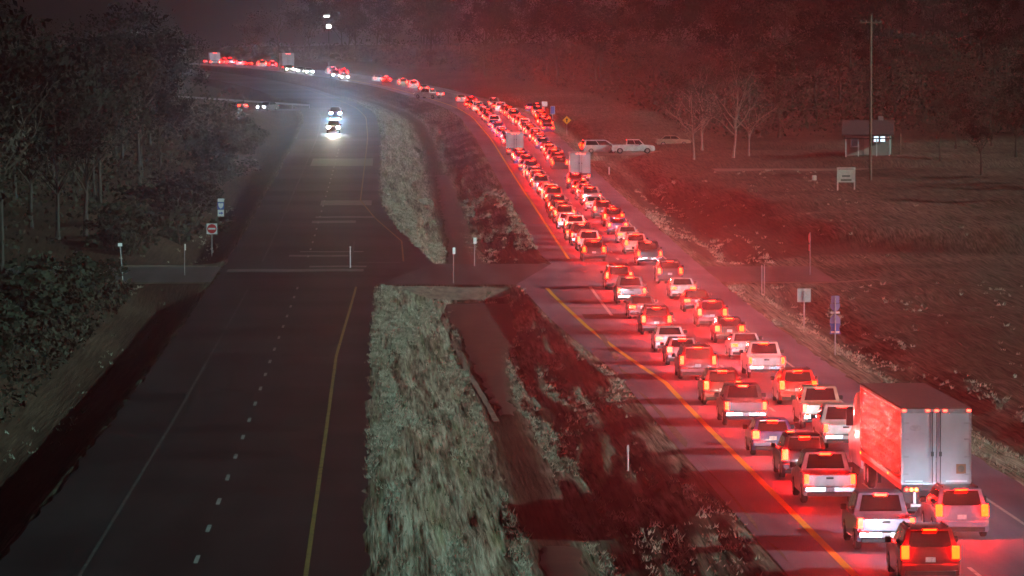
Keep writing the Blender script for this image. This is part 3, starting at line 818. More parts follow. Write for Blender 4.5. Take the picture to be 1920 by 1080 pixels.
t = thing('route_assembly_sign', 'stacked violet and blue route shields on a post right of the queue', 'road sign', P(27.5, 304.4))
pole_part('post', t, 3.5, .04, M['galv'])
part('top_plate', plate_y(rect(.5, .42, 3.32), .045, .06), M['signviolet'], t, False)
part('middle_shield', plate_y(off(shield(.6, .5), 2.83), .045, .06), M['signviolet'], t, False)
part('white_strip', plate_y(rect(.56, .12, 2.53), .03, .044), M['signwhite'], t, False)
part('lower_shield', plate_y(off([(x, -z) for x, z in shield(.64, .58)], 2.16), .045, .06), M['signviolet'], t, False)
part('base_plate', plate_y([(-.33, 1.25), (.33, 1.25), (.24, 1.6), (.33, 1.88), (-.33, 1.88), (-.24, 1.6)], .045, .06), M['signblue'], t, False)
part('base_strip', plate_y(rect(.5, .12, 1.36), .03, .044), M['signwhite'], t, False)

t = thing('warning_sign', 'yellow diamond warning sign on a post beyond the queue', 'road sign', P(27.8, 770.7))
pole_part('post', t, 2.3, .06, M['galv'])
part('diamond_plate', plate_y([(0, 1.65), (.66, 2.3), (0, 2.95), (-.66, 2.3)], -.09, -.07), M['signyellow'], t, False)
part('symbol', plate_y([(-.08, 2.0), (.08, 2.0), (.08, 2.32), (.2, 2.32), (0, 2.62), (-.2, 2.32), (-.08, 2.32)], -.098, -.09), M['signblack'], t, False)
t = thing('square_sign', 'small pale square sign on a tall post at the hilltop', 'road sign', P(30.2, 895))
pole_part('post', t, 2.3, .06, M['galv']); part('sign_plate', plate_y(rect(.95, .85, 2.1), -.09, -.07), M['signwhite'], t, False)
t = thing('panel_sign', 'narrow upright blue sign at the hilltop right of the pale square sign', 'road sign', P(30.4, 878))
pole_part('post', t, 2.1, .06, M['galv']); part('sign_plate', plate_y(rect(.66, 1.3, 1.6), -.09, -.07), M['signblue'], t, False); part('sign_border', plate_y(rect(.76, 1.4, 1.6), -.068, -.06), M['signwhite'], t, False)

def utility_pole(label, u, y, h, arm=True, r=.16):
    t = thing('utility_pole', label, 'utility pole', P(u, y))
    pole_part('pole', t, h, r, M['wood'])
    if arm:
        part('crossarm', box(-1.2, 1.2, -.17, -.05, h - .9, h - .75), M['wood'], t)
        for x in (-1.05, -.5, .5, 1.05): part('insulator', tube(bmesh.new(), (x, -.11, h - .75), (x, -.11, h - .55), .05, .03, 6), M['concrete'], t)
    return t
utility_pole('tall wooden utility pole standing in front of the small house', 51.4, 537, 17.4)
utility_pole('thin short wooden pole at the right side of the small house', 62.2, 613, 2.6, False, .09)
utility_pole('faint wooden pole in the upper left wood, left of the street lamp', -44.4, 975.5, 8.6, False)
t = thing('street_lamp', 'unlit grey street lamp with a side arm at the dark upper left', 'street lamp', P(-38.0, 944.4))
pole_part('pole', t, 11.0, .14, M['galv'])
part('arm', tube(bmesh.new(), (0, 0, 10.8), (-1.6, 0, 11.3), .07, .06, 6), M['galv'], t)
part('lamp_head', box(-3.0, -1.5, -.3, .3, 11.15, 11.42, .08), M['signwhite'], t)
t = thing('street_lamp', 'lit white street lamp high above the far bend', 'street lamp', P(30.26, 1169.1))
pole_part('pole', t, 13.0, .12, M['darksteel'])
part('arm', tube(bmesh.new(), (0, 0, 12.8), (-.8, 0, 13.3), .07, .06, 6), M['galv'], t)
hd = part('lamp_head', box(-1.3, .3, -.35, .35, 13.2, 13.6, .1), M['galv'], t)
part('lamp_lens', box(-1.15, .15, -.39, .25, 12.95, 13.19, .08), M['lamp'], hd)
sh = part('lower_shade', plate_y([(-.65, 10.3), (.65, 10.3), (.2, 11.6), (-.2, 11.6)], -.5, .3), M['galv'], t)
part('lower_lens', box(-.5, .5, -.56, -.505, 10.4, 11.1, .02), M['lamp'], sh)

def house(label, u, y, wd, dp, hh, rz, win, door=True):
    t = thing('house', label, 'house', P(u, y, .1), rz)
    o = []
    part('wall', prism_x([(-dp / 2, -.6), (dp / 2, -.6), (dp / 2, hh), (0, hh + 1.5), (-dp / 2, hh)], -wd / 2, wd / 2, 0), M['wall'], t, False)
    rf = bmesh.new()
    for s in (-1, 1):
        a, b = Vector((0, 0, hh + 1.56)), Vector((0, s * (dp / 2 + .5), hh - .14))
        n = Vector((0, s * (1.7), dp / 2 + .5)).normalized() * .14
        vs = [rf.verts.new((x, q.y, q.z)) for x in (-wd / 2 - .4, wd / 2 + .4) for q in (a, b, b + n, a + n)]
        for f in ((0, 1, 2, 3), (7, 6, 5, 4), (0, 4, 5, 1), (1, 5, 6, 2), (2, 6, 7, 3), (3, 7, 4, 0)): rf.faces.new([vs[i] for i in f])
    r_ = part('roof', rf, M['roof'], t, False)
    part('chimney', box(wd * .22, wd * .22 + .6, .3, .9, hh + .6, hh + 2.2), M['concrete'], r_)
    for x, z, ww, wh, m in win:
        fr = part('window', box(x - ww / 2 - .08, x + ww / 2 + .08, -dp / 2 - .06, -dp / 2 - .003, z - wh / 2 - .08, z + wh / 2 + .08), M['signwhite'], t)
        part('pane', box(x - ww / 2, x + ww / 2, -dp / 2 - .075, -dp / 2 - .062, z - wh / 2, z + wh / 2), M[m], fr)
    if door:
        d = part('door', box(-.45, .45, -dp / 2 - .05, -dp / 2 - .003, -.1, 2.0), M['board'], t)
        part('handle', box(.3, .36, -dp / 2 - .1, -dp / 2 - .052, .9, 1.0), M['chrome'], d)
    for x in (-wd / 2 + .1, -wd / 6 - .2, wd / 6 + .2, wd / 2 - .1):
        part('porch_post', box(x - .06, x + .06, -dp / 2 - 1.6, -dp / 2 - 1.48, -.6, hh - .55), M['signwhite'], t)
    part('porch_roof', box(-wd / 2 - .2, wd / 2 + .2, -dp / 2 - 1.8, -dp / 2 - .003, hh - .55, hh - .42), M['roof'], t)
    return t
house('small pale house with two lit windows behind the tall utility pole', 58.8, 618, 5.4, 5, 2.3, -.12, [(1.0, 1.75, .52, .62, 'litwin'), (1.78, 1.75, .52, .62, 'litwin'), (-1.6, 1.3, .8, .9, 'glass')])
house('dark house with dim small windows among the trees at the far left', -58, 832, 9, 7, 2.7, .2, [(-2.6, 2.1, .9, .5, 'warmwin'), (.9, .9, .5, .9, 'warmwin'), (2.6, 1.2, .5, .9, 'warmwin'), (1.8, 1.2, .4, .9, 'warmwin')], False)

t = thing('board_sign', 'pale notice board on two legs in the field on the right', 'notice board', P(47.2, 518.8), .05)
for x in (-.86, .86): part('leg', box(x - .07, x + .07, -.07, .07, -.3, 2.15), M['board'], t)
part('panel', box(-.79, .79, -.04, .04, .75, 2.05), M['board'], t)
part('top_rail', box(-.95, .95, -.08, .08, 2.152, 2.26), M['board'], t)
part('print_block', box(-.42, .42, -.052, -.042, 1.32, 1.46), M['darksteel'], t)
part('print_block', box(-.55, .55, -.052, -.042, .88, 1.08), M['wood'], t)
t = thing('mailbox', 'small pale mailbox on a post left of the notice board', 'mailbox', P(44.7, 527.7))
pole_part('post', t, .7, .05, M['wood'])
part('box', prism_x([(-.3, .702), (.3, .702), (.3, 1.05), (.18, 1.22), (-.18, 1.22), (-.3, 1.05)], -.22, .22, .02), M['board'], t)

def guard_rail(label, u0, y0, u1, y1, n):
    a, b = P(u0, y0, 0), P(u1, y1, 0)
    t = thing('guard_rail', label, 'guard rail', a)
    d = b - a; ang = math.atan2(d.y, d.x)
    bm = bmesh.new(); prof = [(-.03, .45), (.04, .53), (-.03, .61), (.04, .69), (-.03, .77)]
    L = d.length
    rows = []
    for k in range(n + 1):
        p = d * (k / n)
        rows.append([bm.verts.new((p.x - math.sin(ang) * q, p.y + math.cos(ang) * q, p.z + z)) for q, z in prof])
    for k in range(n):
        for j in range(4): bm.faces.new((rows[k][j], rows[k + 1][j], rows[k + 1][j + 1], rows[k][j + 1]))
    part('rail', bm, M['galv'], t)
    for k in range(n + 1):
        p = d * (k / n)
        part('post', box(p.x - .06, p.x + .06, p.y + .07, p.y + .2, p.z - .4, p.z + .72), M['galv'], t)
guard_rail('long pale guard rail along the far side street at the left', -38, 905, -10.5, 906, 9)

# ------------------------------------------------------------------ vehicles
def arch(cy, r, z0, n=7, up=True):
    return [(cy + r * math.cos(a), z0 + r * math.sin(a)) for a in [math.pi - math.pi * k / (n - 1) for k in range(n)]]

def cabin(y0b, y1b, y0t, y1t, zb, zt, wb, wt, bev=.06):
    bm = bmesh.new()
    p = [(-wb, y0b, zb), (wb, y0b, zb), (wb, y1b, zb), (-wb, y1b, zb), (-wt, y0t, zt), (wt, y0t, zt), (wt, y1t, zt), (-wt, y1t, zt)]
    v = [bm.verts.new(q) for q in p]
    for f in ((0, 3, 2, 1), (4, 5, 6, 7), (0, 1, 5, 4), (1, 2, 6, 5), (2, 3, 7, 6), (3, 0, 4, 7)): bm.faces.new([v[i] for i in f])
    es = [e for e in bm.edges if not (e.verts[0].co.z < zb + 1e-4 and e.verts[1].co.z < zb + 1e-4)]
    bmesh.ops.bevel(bm, geom=es, offset=bev, segments=2, affect='EDGES', profile=.6)
    return bm, [Vector(q) for q in p]

def panel(bm, q, u0, u1, v0, v1, offd=.006, th=.012):
    """a thin pane on the quad q (bottom-left, bottom-right, top-right, top-left)"""
    a, b, c_, d = q
    f = lambda u, v: (a * (1 - u) + b * u) * (1 - v) + (d * (1 - u) + c_ * u) * v
    n = (b - a).cross(d - a).normalized()
    lo = [bm.verts.new(f(u, v) + n * offd) for u, v in ((u0, v0), (u1, v0), (u1, v1), (u0, v1))]
    hi = [bm.verts.new(f(u, v) + n * (offd + th)) for u, v in ((u0, v0), (u1, v0), (u1, v1), (u0, v1))]
    bm.faces.new(lo[::-1]); bm.faces.new(hi)
    for k in range(4): bm.faces.new((lo[k], lo[(k + 1) % 4], hi[(k + 1) % 4], hi[k]))
    return bm

tyre_cache = {}
def wheel(parent, x, y, r, wd, side, rear=True):
    key = (round(r, 3), round(wd, 3))
    if key not in tyre_cache:
        bm = tube(bmesh.new(), (-wd / 2, 0, 0), (wd / 2, 0, 0), r, r, 18)
        es = [e for e in bm.edges if abs(e.verts[0].co.x - e.verts[1].co.x) < 1e-5]
        bmesh.ops.bevel(bm, geom=es, offset=r * .12, segments=1, affect='EDGES')
        tm = finish(bm, 'tyre', M['rubber'])
        rb = tube(bmesh.new(), (wd / 2 - .02, 0, 0), (wd / 2 + .012, 0, 0), r * .62, r * .55, 12)
        for k in range(5):
            a = k * 2 * math.pi / 5
            bx(rb, wd / 2 + .013, wd / 2 + .03, r * .3 * math.cos(a) - .03, r * .3 * math.cos(a) + .03, r * .3 * math.sin(a) - .03, r * .3 * math.sin(a) + .03)
        tyre_cache[key] = (tm, finish(rb, 'rim', M['rim']))
    tm, rm = tyre_cache[key]
    o = link_mesh('wheel', tm, None, parent); o.location = (x, y, r); o.rotation_euler = (0, 0, 0 if side > 0 else math.pi)
    q = link_mesh('rim', rm, None, o)
    return o

def lens(parent, name, x0, x1, y0, y1, z0, z1, m):
    return part(name, box(x0, x1, y0, y1, z0, z1), M[m], parent, False)

def base_props(t, W, L, hz=.72, beam=True):
    pass

def make_vehicle(kind):
    spec = dict(
        sedan=dict(L=4.85, W=.92, H=1.46, belt=.98, hood=.93, trunk=1.03, cab=(.55, 3.55, 1.25, 2.75), wr=.33, wy=(1.0, 3.85), lamp=(.42, .72, .93)),
        hatchback=dict(L=4.4, W=.91, H=1.55, belt=1.0, hood=.97, trunk=1.02, cab=(.12, 3.2, .55, 2.35), wr=.33, wy=(.85, 3.5), lamp=(.28, .75, 1.08)),
        suv=dict(L=4.8, W=.96, H=1.76, belt=1.1, hood=1.07, trunk=1.12, cab=(.10, 3.45, .42, 2.65), wr=.37, wy=(.98, 3.85), lamp=(.24, .80, 1.22)),
        minivan=dict(L=5.1, W=1.0, H=1.80, belt=1.05, hood=1.0, trunk=1.08, cab=(.08, 4.3, .3, 3.15), wr=.35, wy=(1.05, 4.1), lamp=(.2, .85, 1.3)),
        pickup=dict(L=5.85, W=1.0, H=1.90, belt=1.18, hood=1.16, trunk=1.1, cab=(1.95, 4.45, 2.08, 3.75), wr=.40, wy=(1.15, 4.8), lamp=(.17, .82, 1.18)),
    )[kind]
    s = spec; L, W, H = s['L'], s['W'], s['H']
    t = thing('%s' % {'sedan': 'sedan_car', 'hatchback': 'hatchback_car', 'suv': 'suv_car', 'minivan': 'minivan', 'pickup': 'pickup_truck'}[kind], None, None)
    wr, (wa, wb) = s['wr'], s['wy']
    zb = .24 if kind != 'pickup' else .36
    low = [(.12, zb)] + arch(wa, wr + .07, zb) + arch(wb, wr + .07, zb) + [(L - .18, zb), (L - .02, .5), (L - .05, s['hood'] - .2), (L - .25, s['hood'] - .06)]
    c0, c1, c2, c3 = s['cab']
    if kind == 'pickup':
        floor = .72
        top = [(c1 - .1, s['belt']), (c0 - .03, s['belt']), (c0 - .03, floor), (.02, floor), (.02, .62)]
        body = prism_x(low + top, -W, W, .05)
        part('body', body, M['paint'], t)
        for sx in (-1, 1):
            bm = box(min(sx * W, sx * (W - .09)), max(sx * W, sx * (W - .09)), .08, c0 - .035, floor + .002, s['trunk'] + .05, .02)
            part('bed_side', bm, M['paint'], t)
        tg = part('tailgate', box(-W + .10, W - .10, .0, .075, floor + .005, s['trunk'] + .06, .02), M['paint'], t)
        part('handle', box(-.14, .14, -.022, -.002, s['trunk'] - .1, s['trunk'] - .02), M['trimblack'], tg)
    else:
        top = [(c1 - .15, s['belt']), (c0 + .1, s['belt'])] + ([(.12, s['trunk']), (.0, s['trunk'] - .12)] if kind == 'sedan' else [(.05, s['trunk']), (.0, s['trunk'] - .3)]) + [(-.0, .55)]
        part('body', prism_x(low + top, -W, W, .06), M['paint'], t)
    cb, p = cabin(c0, c1, c2, c3, s['belt'] - .02, H, W - .05, W - .24)
    part('roof', cb, M['paint'], t)
    a, b, c_, d, e, f, g_, h_ = p
    part('rear_window', panel(bmesh.new(), (a, b, f, e), .10, .90, .14, .88), M['glass'], t, False)
    part('windshield', panel(bmesh.new(), (c_, d, h_, g_), .06, .94, .10, .92), M['glass'], t, False)
    for q in ((b, c_, g_, f), (d, a, e, h_)):
        m0, m1 = (.06, .49) if q[0] is b else (.51, .94)
        n0, n1 = (.52, .93) if q[0] is b else (.07, .48)
        part('side_window', panel(bmesh.new(), q, m0, m1, .14, .86), M['glass'], t, False)
        part('side_window', panel(bmesh.new(), q, n0, n1, .14, .86), M['glass'], t, False)
    # rear end
    bump_z = .42 if kind != 'pickup' else .50
    part('bumper', box(-W + .04, W - .04, -.10 if kind == 'pickup' else -.06, .05, bump_z, bump_z + .22, .03), M['chrome' if kind == 'pickup' else 'paint'], t)
    part('lower_valance', box(-W + .14, W - .14, -.03, .12, bump_z - .16, bump_z - .003, .02), M['trimblack'], t)
    part('licence_plate', box(-.16, .16, -.118 if kind == 'pickup' else -.012, -.102 if kind == 'pickup' else -.001, bump_z + (.03 if kind == 'pickup' else .28), bump_z + (.19 if kind == 'pickup' else .44)), M['plate'], t)
    lw, z0, z1 = s['lamp']
    for sx in (-1, 1):
        xa, xb = sorted((sx * (W - .03), sx * (W - .03 - lw)))
        lens(t, 'tail_light', xa, xb, -.03, .06, z0, z1, 'brake')
    if kind == 'pickup': lens(t, 'brake_light', -.22, .22, c2 - .055, c2 - .005, H - .12, H - .05, 'brake')
    elif kind == 'sedan': lens(t, 'brake_light', -.2, .2, c0 + .16, c0 + .22, s['belt'] + .035, s['belt'] + .10, 'brake')
    else:
        part('spoiler', box(-W + .34, W - .34, c2 - .17, c2 + .02, H - .075, H - .012, .015), M['paint'], t)
        lens(t, 'brake_light', -.22, .22, c2 - .185, c2 - .172, H - .07, H - .02, 'brake')
    if kind in ('suv', 'minivan'):
        for sx in (-1, 1): part('roof_rail', box(sx * (W - .34) - .025, sx * (W - .34) + .025, c2 + .25, c3 - .15, H + .002, H + .06), M['trimblack'], t)
    for sx in (-1, 1):
        xa, xb = sorted((sx * (W + .02), sx * (W + .23)))
        part('mirror', box(xa, xb, c1 - .75, c1 - .58, s['belt'] + .0, s['belt'] + .2, .03), M['trimblack'], t)
        xa, xb = sorted((sx * (W - .08), sx * (W - .45)))
        lens(t, 'headlight', xa, xb, L - .14, L + .006, s['hood'] - .34, s['hood'] - .17, 'headlens')
        for yy in (wa, wb): wheel(t, sx * (W - .10), yy, wr, .23, sx)
    part('grille', box(-W + .48, W - .48, L - .06, L + .004, .5, s['hood'] - .26), M['trimblack'], t)
    add_beam(t, L); add_glow(t, s['lamp'][1] + .1)
    t['veh_len'] = L
    return t

def add_beam(t, L, z=.72, x=0.0, e=None, colr=None):
    ld = beam_data if e is None else e
    o = bpy.data.objects.new('headlight_beam', ld); COL.objects.link(o)
    o.parent = t; o.location = (x, L + .12, z)
    o.rotation_euler = (R(90 - 3), 0, 0)       # a spot points down its -Z: turn it to look along +Y, a little down
    return o

def add_glow(t, z):
    o = bpy.data.objects.new('tail_light_glow', glow_data); COL.objects.link(o)
    o.parent = t; o.location = (0, -.16, z); o.rotation_euler = (R(-106), 0, 0)     # looks backwards
    return o
def spot(name, watt, colr, deg, blend=1.0):
    ld = bpy.data.lights.new(name, 'SPOT'); ld.energy = watt; ld.color = colr
    ld.spot_size = R(deg); ld.spot_blend = blend; ld.shadow_soft_size = .12
    return ld
glow_data = spot('brake_glow', GLOW_W, (1.0, .115, .095), 44)
glow_dim = spot('tail_glow', GLOW_W * .3, (1.0, .115, .095), 44)
glow_faint = spot('faint_tail_glow', GLOW_W * .08, (1.0, .115, .095), 44)
beam_data = spot('headlamp', BEAM_W, (.55, .80, 1.0), 64)
beam_warm = spot('warm_headlamp', BEAM_W * .8, (1.0, .86, .62), 64)

def children(o): return list(o.children)
DROP_FAR = {'mirror', 'rim', 'side_window', 'licence_plate', 'lower_valance', 'grille', 'roof_rail', 'windshield', 'handle', 'headlight', 'wheel', 'bumper'}
kids_of = {}
def snapshot(root):
    kids_of[root] = [(k, list(k.children)) for k in root.children]
protos_v = {k: make_vehicle(k) for k in ('sedan', 'hatchback', 'suv', 'minivan', 'pickup')}
for v in protos_v.values(): pass
used = {k: False for k in protos_v}

COLORS = dict(white=(.74, .75, .76), silver=(.44, .45, .47), grey=(.17, .175, .185), black=(.018, .018, .02), red=(.32, .02, .022),
              blue=(.03, .07, .24), tan=(.42, .36, .26), maroon=(.12, .012, .016), dark=(.04, .04, .045), slate=(.20, .24, .34))

def relight(o, lev, beam):
    far_bend = o.location.y > 905
    for k in o.children:
        if k.name.startswith('tail_light_glow'): k.data = glow_faint if o.location.y > 905 else {'brake': glow_data if o.location.y < 430 else glow_dim, 'tail': glow_dim if o.location.y < 430 else glow_faint}.get(lev, glow_faint)
        elif k.type == 'LIGHT' and beam is not None: k.data = beam
        if k.type == 'MESH' and k.name.split('.')[0] in ('tail_light', 'brake_light'):
            on = lev if k.name.startswith('tail_light') else ('brake' if lev == 'brake' else 'tail_off')
            k.material_slots[0].link = 'OBJECT'; k.material_slots[0].material = M['brake_far' if on == 'brake' and far_bend else on]

plan = []                                # (kind, u, y, colour, rz, lamps, label, group, far, beam)
def car(kind, u, y, col, label, group, rz=0.0, lev='brake', far=False, beam=None): plan.append((kind, u, y, col, rz, lev, label, group, far, beam))

GL, GR = 'cars queued in the left lane', 'cars queued in the right lane'
# left lane, from the bottom of the photograph upwards
car('suv', 17.85, 163.3, 'maroon', 'dark maroon hatch SUV nearest the bottom edge, cut off by it', GL)
car('pickup', 17.55, 174.5, 'slate', 'silver blue pickup straight ahead of the maroon SUV at the bottom edge', GL)
car('pickup', 17.4, 194.5, 'white', 'white pickup with broad lit tailgate in the left lane beside the semi trailer tail', GL, beam='dim')
car('suv', 17.55, 207.5, 'dark', 'dark SUV directly ahead of the white pickup beside the trailer', GL, beam='warm')
car('hatchback', 17.3, 221, 'blue', 'blue hatchback in the left lane level with the front of the trailer', GL)
car('pickup', 17.5, 240, 'dark', 'dark pickup with a pale lower bumper, second ahead of the blue hatchback', GL, beam='warm')
car('suv', 17.5, 256, 'maroon', 'dark red SUV in the left lane two places ahead of the blue hatchback', GL)
car('minivan', 17.6, 277, 'maroon', 'tall dark van where the yellow edge line starts to bend', GL)
car('hatchback', 17.55, 290, 'grey', 'small grey hatchback between the tall dark van and the white sedan in the left lane', GL)
car('sedan', 17.6, 303, 'white', 'white sedan first ahead of the tall dark van in the left lane', GL)
car('suv', 17.7, 321, 'maroon', 'dark SUV just ahead of the white sedan in the left lane', GL)
car('sedan', 17.7, 339, 'grey', 'grey sedan beside the white turn lane line, nearer end', GL)
car('pickup', 17.8, 357, 'grey', 'grey pickup beside the white turn lane line, farther end', GL)
car('minivan', 17.8, 377, 'red', 'large red van crossing the mouth of the cross street', GL)
car('suv', 17.6, 419, 'dark', 'dark SUV with two blazing brake lamps just past the cross street', GL)
# right lane
car('suv', 20.75, 179.7, 'slate', 'silver blue SUV behind the semi trailer, cut close to the right edge', GR, beam='dim')
car('pickup', 20.75, 224, 'white', 'white pickup whose tailgate shows left of the trailer front', GR, lev='tail')
car('pickup', 21.0, 238, 'tan', 'tan pickup second in line ahead of the semi truck', GR, lev='tail', beam='warm')
car('suv', 21.3, 256, 'red', 'red SUV with amber glowing lamps third in line ahead of the semi truck', GR)
car('pickup', 21.4, 277.9, 'white', 'bright white pickup fourth in line ahead of the semi truck', GR)
car('sedan', 21.6, 296, 'white', 'white sedan fifth in line ahead of the semi truck', GR, beam='warm')
car('hatchback', 21.7, 312, 'black', 'black hatchback sixth in line ahead of the semi truck', GR)
car('suv', 21.7, 329, 'maroon', 'dark red SUV seventh in line ahead of the semi truck', GR)
car('sedan', 21.8, 347, 'maroon', 'dark maroon sedan eighth in line ahead of the semi truck', GR)
car('sedan', 21.8, 364, 'white', 'white car at the near edge of the cross street in the right lane', GR)
car('suv', 22.0, 385, 'dark', 'dark SUV with a pale round lamp glare on the cross street in the right lane', GR, lev='tail')
car('pickup', 21.8, 412, 'dark', 'big dark pickup with a wide pale rear at the far edge of the cross street', GR, lev='tail', beam='warm')
car('sedan', 21.8, 450, 'white', 'bright white car ahead of the big dark pickup past the cross street', GR)
car('suv', 21.9, 481, 'maroon', 'dark red SUV second past the cross street in the right lane', GR)
car('sedan', 21.4, 513, 'white', 'white car third past the cross street in the right lane', GR)
car('suv', 21.5, 539, 'grey', 'grey SUV close behind the small box truck', GR)
for kd_, y_, cl_, lab_ in [('suv', 431, 'silver', 'silver SUV between the big dark pickup and the bright white car past the cross street'), ('hatchback', 466, 'blue', 'small blue hatchback between the bright white car and a dark red SUV'),
                           ('suv', 497, 'dark', 'small dark SUV ahead of the dark red SUV past the cross street'), ('pickup', 526, 'grey', 'small grey pickup behind the grey SUV near the box truck'), ('sedan', 555, 'red', 'small red car two places behind the small box truck'), ('suv', 569, 'black', 'small black SUV directly behind the small box truck')]:
    car(kd_, 21.6, y_, cl_, lab_, GR, beam=rnd.choice((None, 'warm')))
kinds = ['suv', 'suv', 'pickup', 'sedan', 'sedan', 'hatchback', 'minivan', 'pickup']
cols = ['white', 'silver', 'grey', 'black', 'maroon', 'dark', 'red', 'blue', 'maroon']
def far_label(kd, col, y, lane):
    kn = {'suv': 'SUV', 'sedan': 'sedan', 'hatchback': 'hatchback', 'minivan': 'van', 'pickup': 'pickup'}[kd]
    where = 'just past the cross street' if y < 520 else 'below the two small box trucks' if y < 600 else 'level with the parked white pickup' if y < 700 else 'nearing the yellow diamond sign' if y < 790 else 'close to the hilltop bend'
    return 'small %s %s in the %s lane of the queue, %s' % (col, kn, lane, where)
y = 436
while y < 905:
    if 655 < y < 690: y += 11; continue
    kd_, cl_ = rnd.choice(kinds), rnd.choice(cols); car(kd_, 17.6 + rnd.uniform(-.25, .25), y, cl_, far_label(kd_, cl_, y, 'left'), 'far cars of the left lane', far=y > 520, lev='brake' if y < 600 else rnd.choice(('tail', 'tail', 'brake')), beam=rnd.choice((None, None, 'warm')))
    y += rnd.uniform(8.8, 11.5)
y = 622
while y < 905:
    kd_, cl_ = rnd.choice(kinds), rnd.choice(cols); car(kd_, 21.8 + rnd.uniform(-.25, .25), y, cl_, far_label(kd_, cl_, y, 'right'), 'far cars of the right lane', far=True, lev=rnd.choice(('tail', 'tail', 'brake')), beam=rnd.choice((None, None, 'warm')))
    y += rnd.uniform(8.8, 11.5)
y = 770
while y < 890:
    car(rnd.choice(kinds), 25.0 + rnd.uniform(-.4, .4) + (y - 770) * .022, y, rnd.choice(cols), 'small car in the third column turning off right at the hilltop', 'far cars of the turn off column', far=True, lev=rnd.choice(('tail', 'tail', 'brake')), beam=rnd.choice((None, None, 'warm')))
    y += rnd.uniform(12, 17)
# vehicles strung along the far bend: image columns turned into places along the road
def bend(xpix, uo=19.0):
    ysn = np.arange(905, 1395, .5); xs = 700 + FPX * (uo + c(ysn)) / ysn
    yy = float(ysn[np.argmin(np.abs(xs - xpix))])
    return uo, yy, math.atan2(float(c(yy + 4) - c(yy - 4)), 8.0)
for xp, kd, col, lev, lab in [
        (866, 'sedan', 'white', 'brake', 'white car with red lamps just where the queue bends left'), (884, 'suv', 'red', 'brake', 'red lit SUV at the start of the bend'),
        (795, 'sedan', 'silver', 'tail', 'faint silver car on the bend left of the long white pickup'), (776, 'minivan', 'white', 'brake', 'white van with red lamps on the bend'),
        (756, 'suv', 'tan', 'tail', 'yellowish lit car on the bend left of the white van'), (725, 'hatchback', 'red', 'brake', 'pink red lit car on the bend'),
        (710, 'sedan', 'silver', 'tail_off', 'dim silver car on the bend left of the pink red one'), (678, 'sedan', 'white', 'tail_off', 'ONC small car with white headlights on the bend, right of the orange lamps'),
        (662, 'suv', 'silver', 'tail_off', 'ONC small car with headlights on the bend beside the orange lamps'), (645, 'suv', 'black', 'brake', 'dark car with orange red lamps in the middle of the bend'),
        (624, 'minivan', 'white', 'tail_off', 'white van in the middle of the bend'), (611, 'sedan', 'white', 'tail', 'ONC car with white headlights left of the white van in the middle of the bend'),
        (594, 'sedan', 'silver', 'tail_off', 'ONC dim car with headlights right of the far white box truck'), (573, 'hatchback', 'tan', 'tail_off', 'ONC dim car with headlights next right of the far white box truck'),
        (512, 'suv', 'dark', 'brake', 'dark car with orange lamps left of the far white box truck'), (492, 'minivan', 'tan', 'tail', 'yellow lit van on the far bend'),
        (467, 'sedan', 'red', 'brake', 'pink red lit car left of the yellow lit van'), (451, 'sedan', 'white', 'brake', 'white and red lit car right of the brightest far red lamps'),
        (434, 'pickup', 'red', 'brake', 'right one of the two brightest red vehicles at the far left end'), (422, 'suv', 'red', 'brake', 'left one of the two brightest red vehicles at the far left end'),
        (390, 'sedan', 'black', 'brake', 'dark car with one red lamp at the very left end of the far line')]:
    u_, y_, a_ = bend(xp)
    if lab.startswith('ONC '):
        car(kd, u_ - 4, y_, col, lab[4:], 'vehicles along the far bend', rz=math.pi - a_ * .6, lev='tail_off', beam='small'); continue
    car(kd, u_, y_, col, lab, 'vehicles along the far bend', rz=-a_ * .6, lev=lev, far=True, beam='warm' if col == 'tan' else None)
u_, y_, a_ = bend(826, 17.5)
car('pickup', u_, y_, 'white', 'long white pickup seen three quarter on at the start of the bend', 'vehicles along the far bend', rz=.85, lev='tail_off')
car('pickup', 30.5, 683, 'white', 'white pickup parked side on facing right on the gravel drive', None, rz=-math.pi / 2, lev='off')
car('minivan', 26.6, 683.5, 'silver', 'pale bluish van on the gravel drive left of the white pickup', None, rz=-math.pi / 2 + .2, lev='tail')
car('sedan', 38.0, 712, 'tan', 'faint pale car behind bushes right of the parked white pickup', None, rz=-math.pi / 2, lev='off')
car('pickup', -7.3, 776, 'dark', 'nearer oncoming vehicle with blazing headlights on the left carriageway', 'oncoming vehicles', rz=math.pi, lev='tail_off', beam='oncoming_warm')
car('pickup', -7.2, 856, 'dark', 'farther oncoming vehicle with blue white headlights on the left carriageway', 'oncoming vehicles', rz=math.pi, lev='tail_off', beam='oncoming')
car('sedan', -16.9, 897, 'grey', 'car with one white headlight on the far left side street', None, rz=math.pi - .5, lev='tail_off', beam='small')
car('sedan', -22.5, 897, 'grey', 'car with a single red lamp on the far left side street', None, rz=.35, lev='tail')

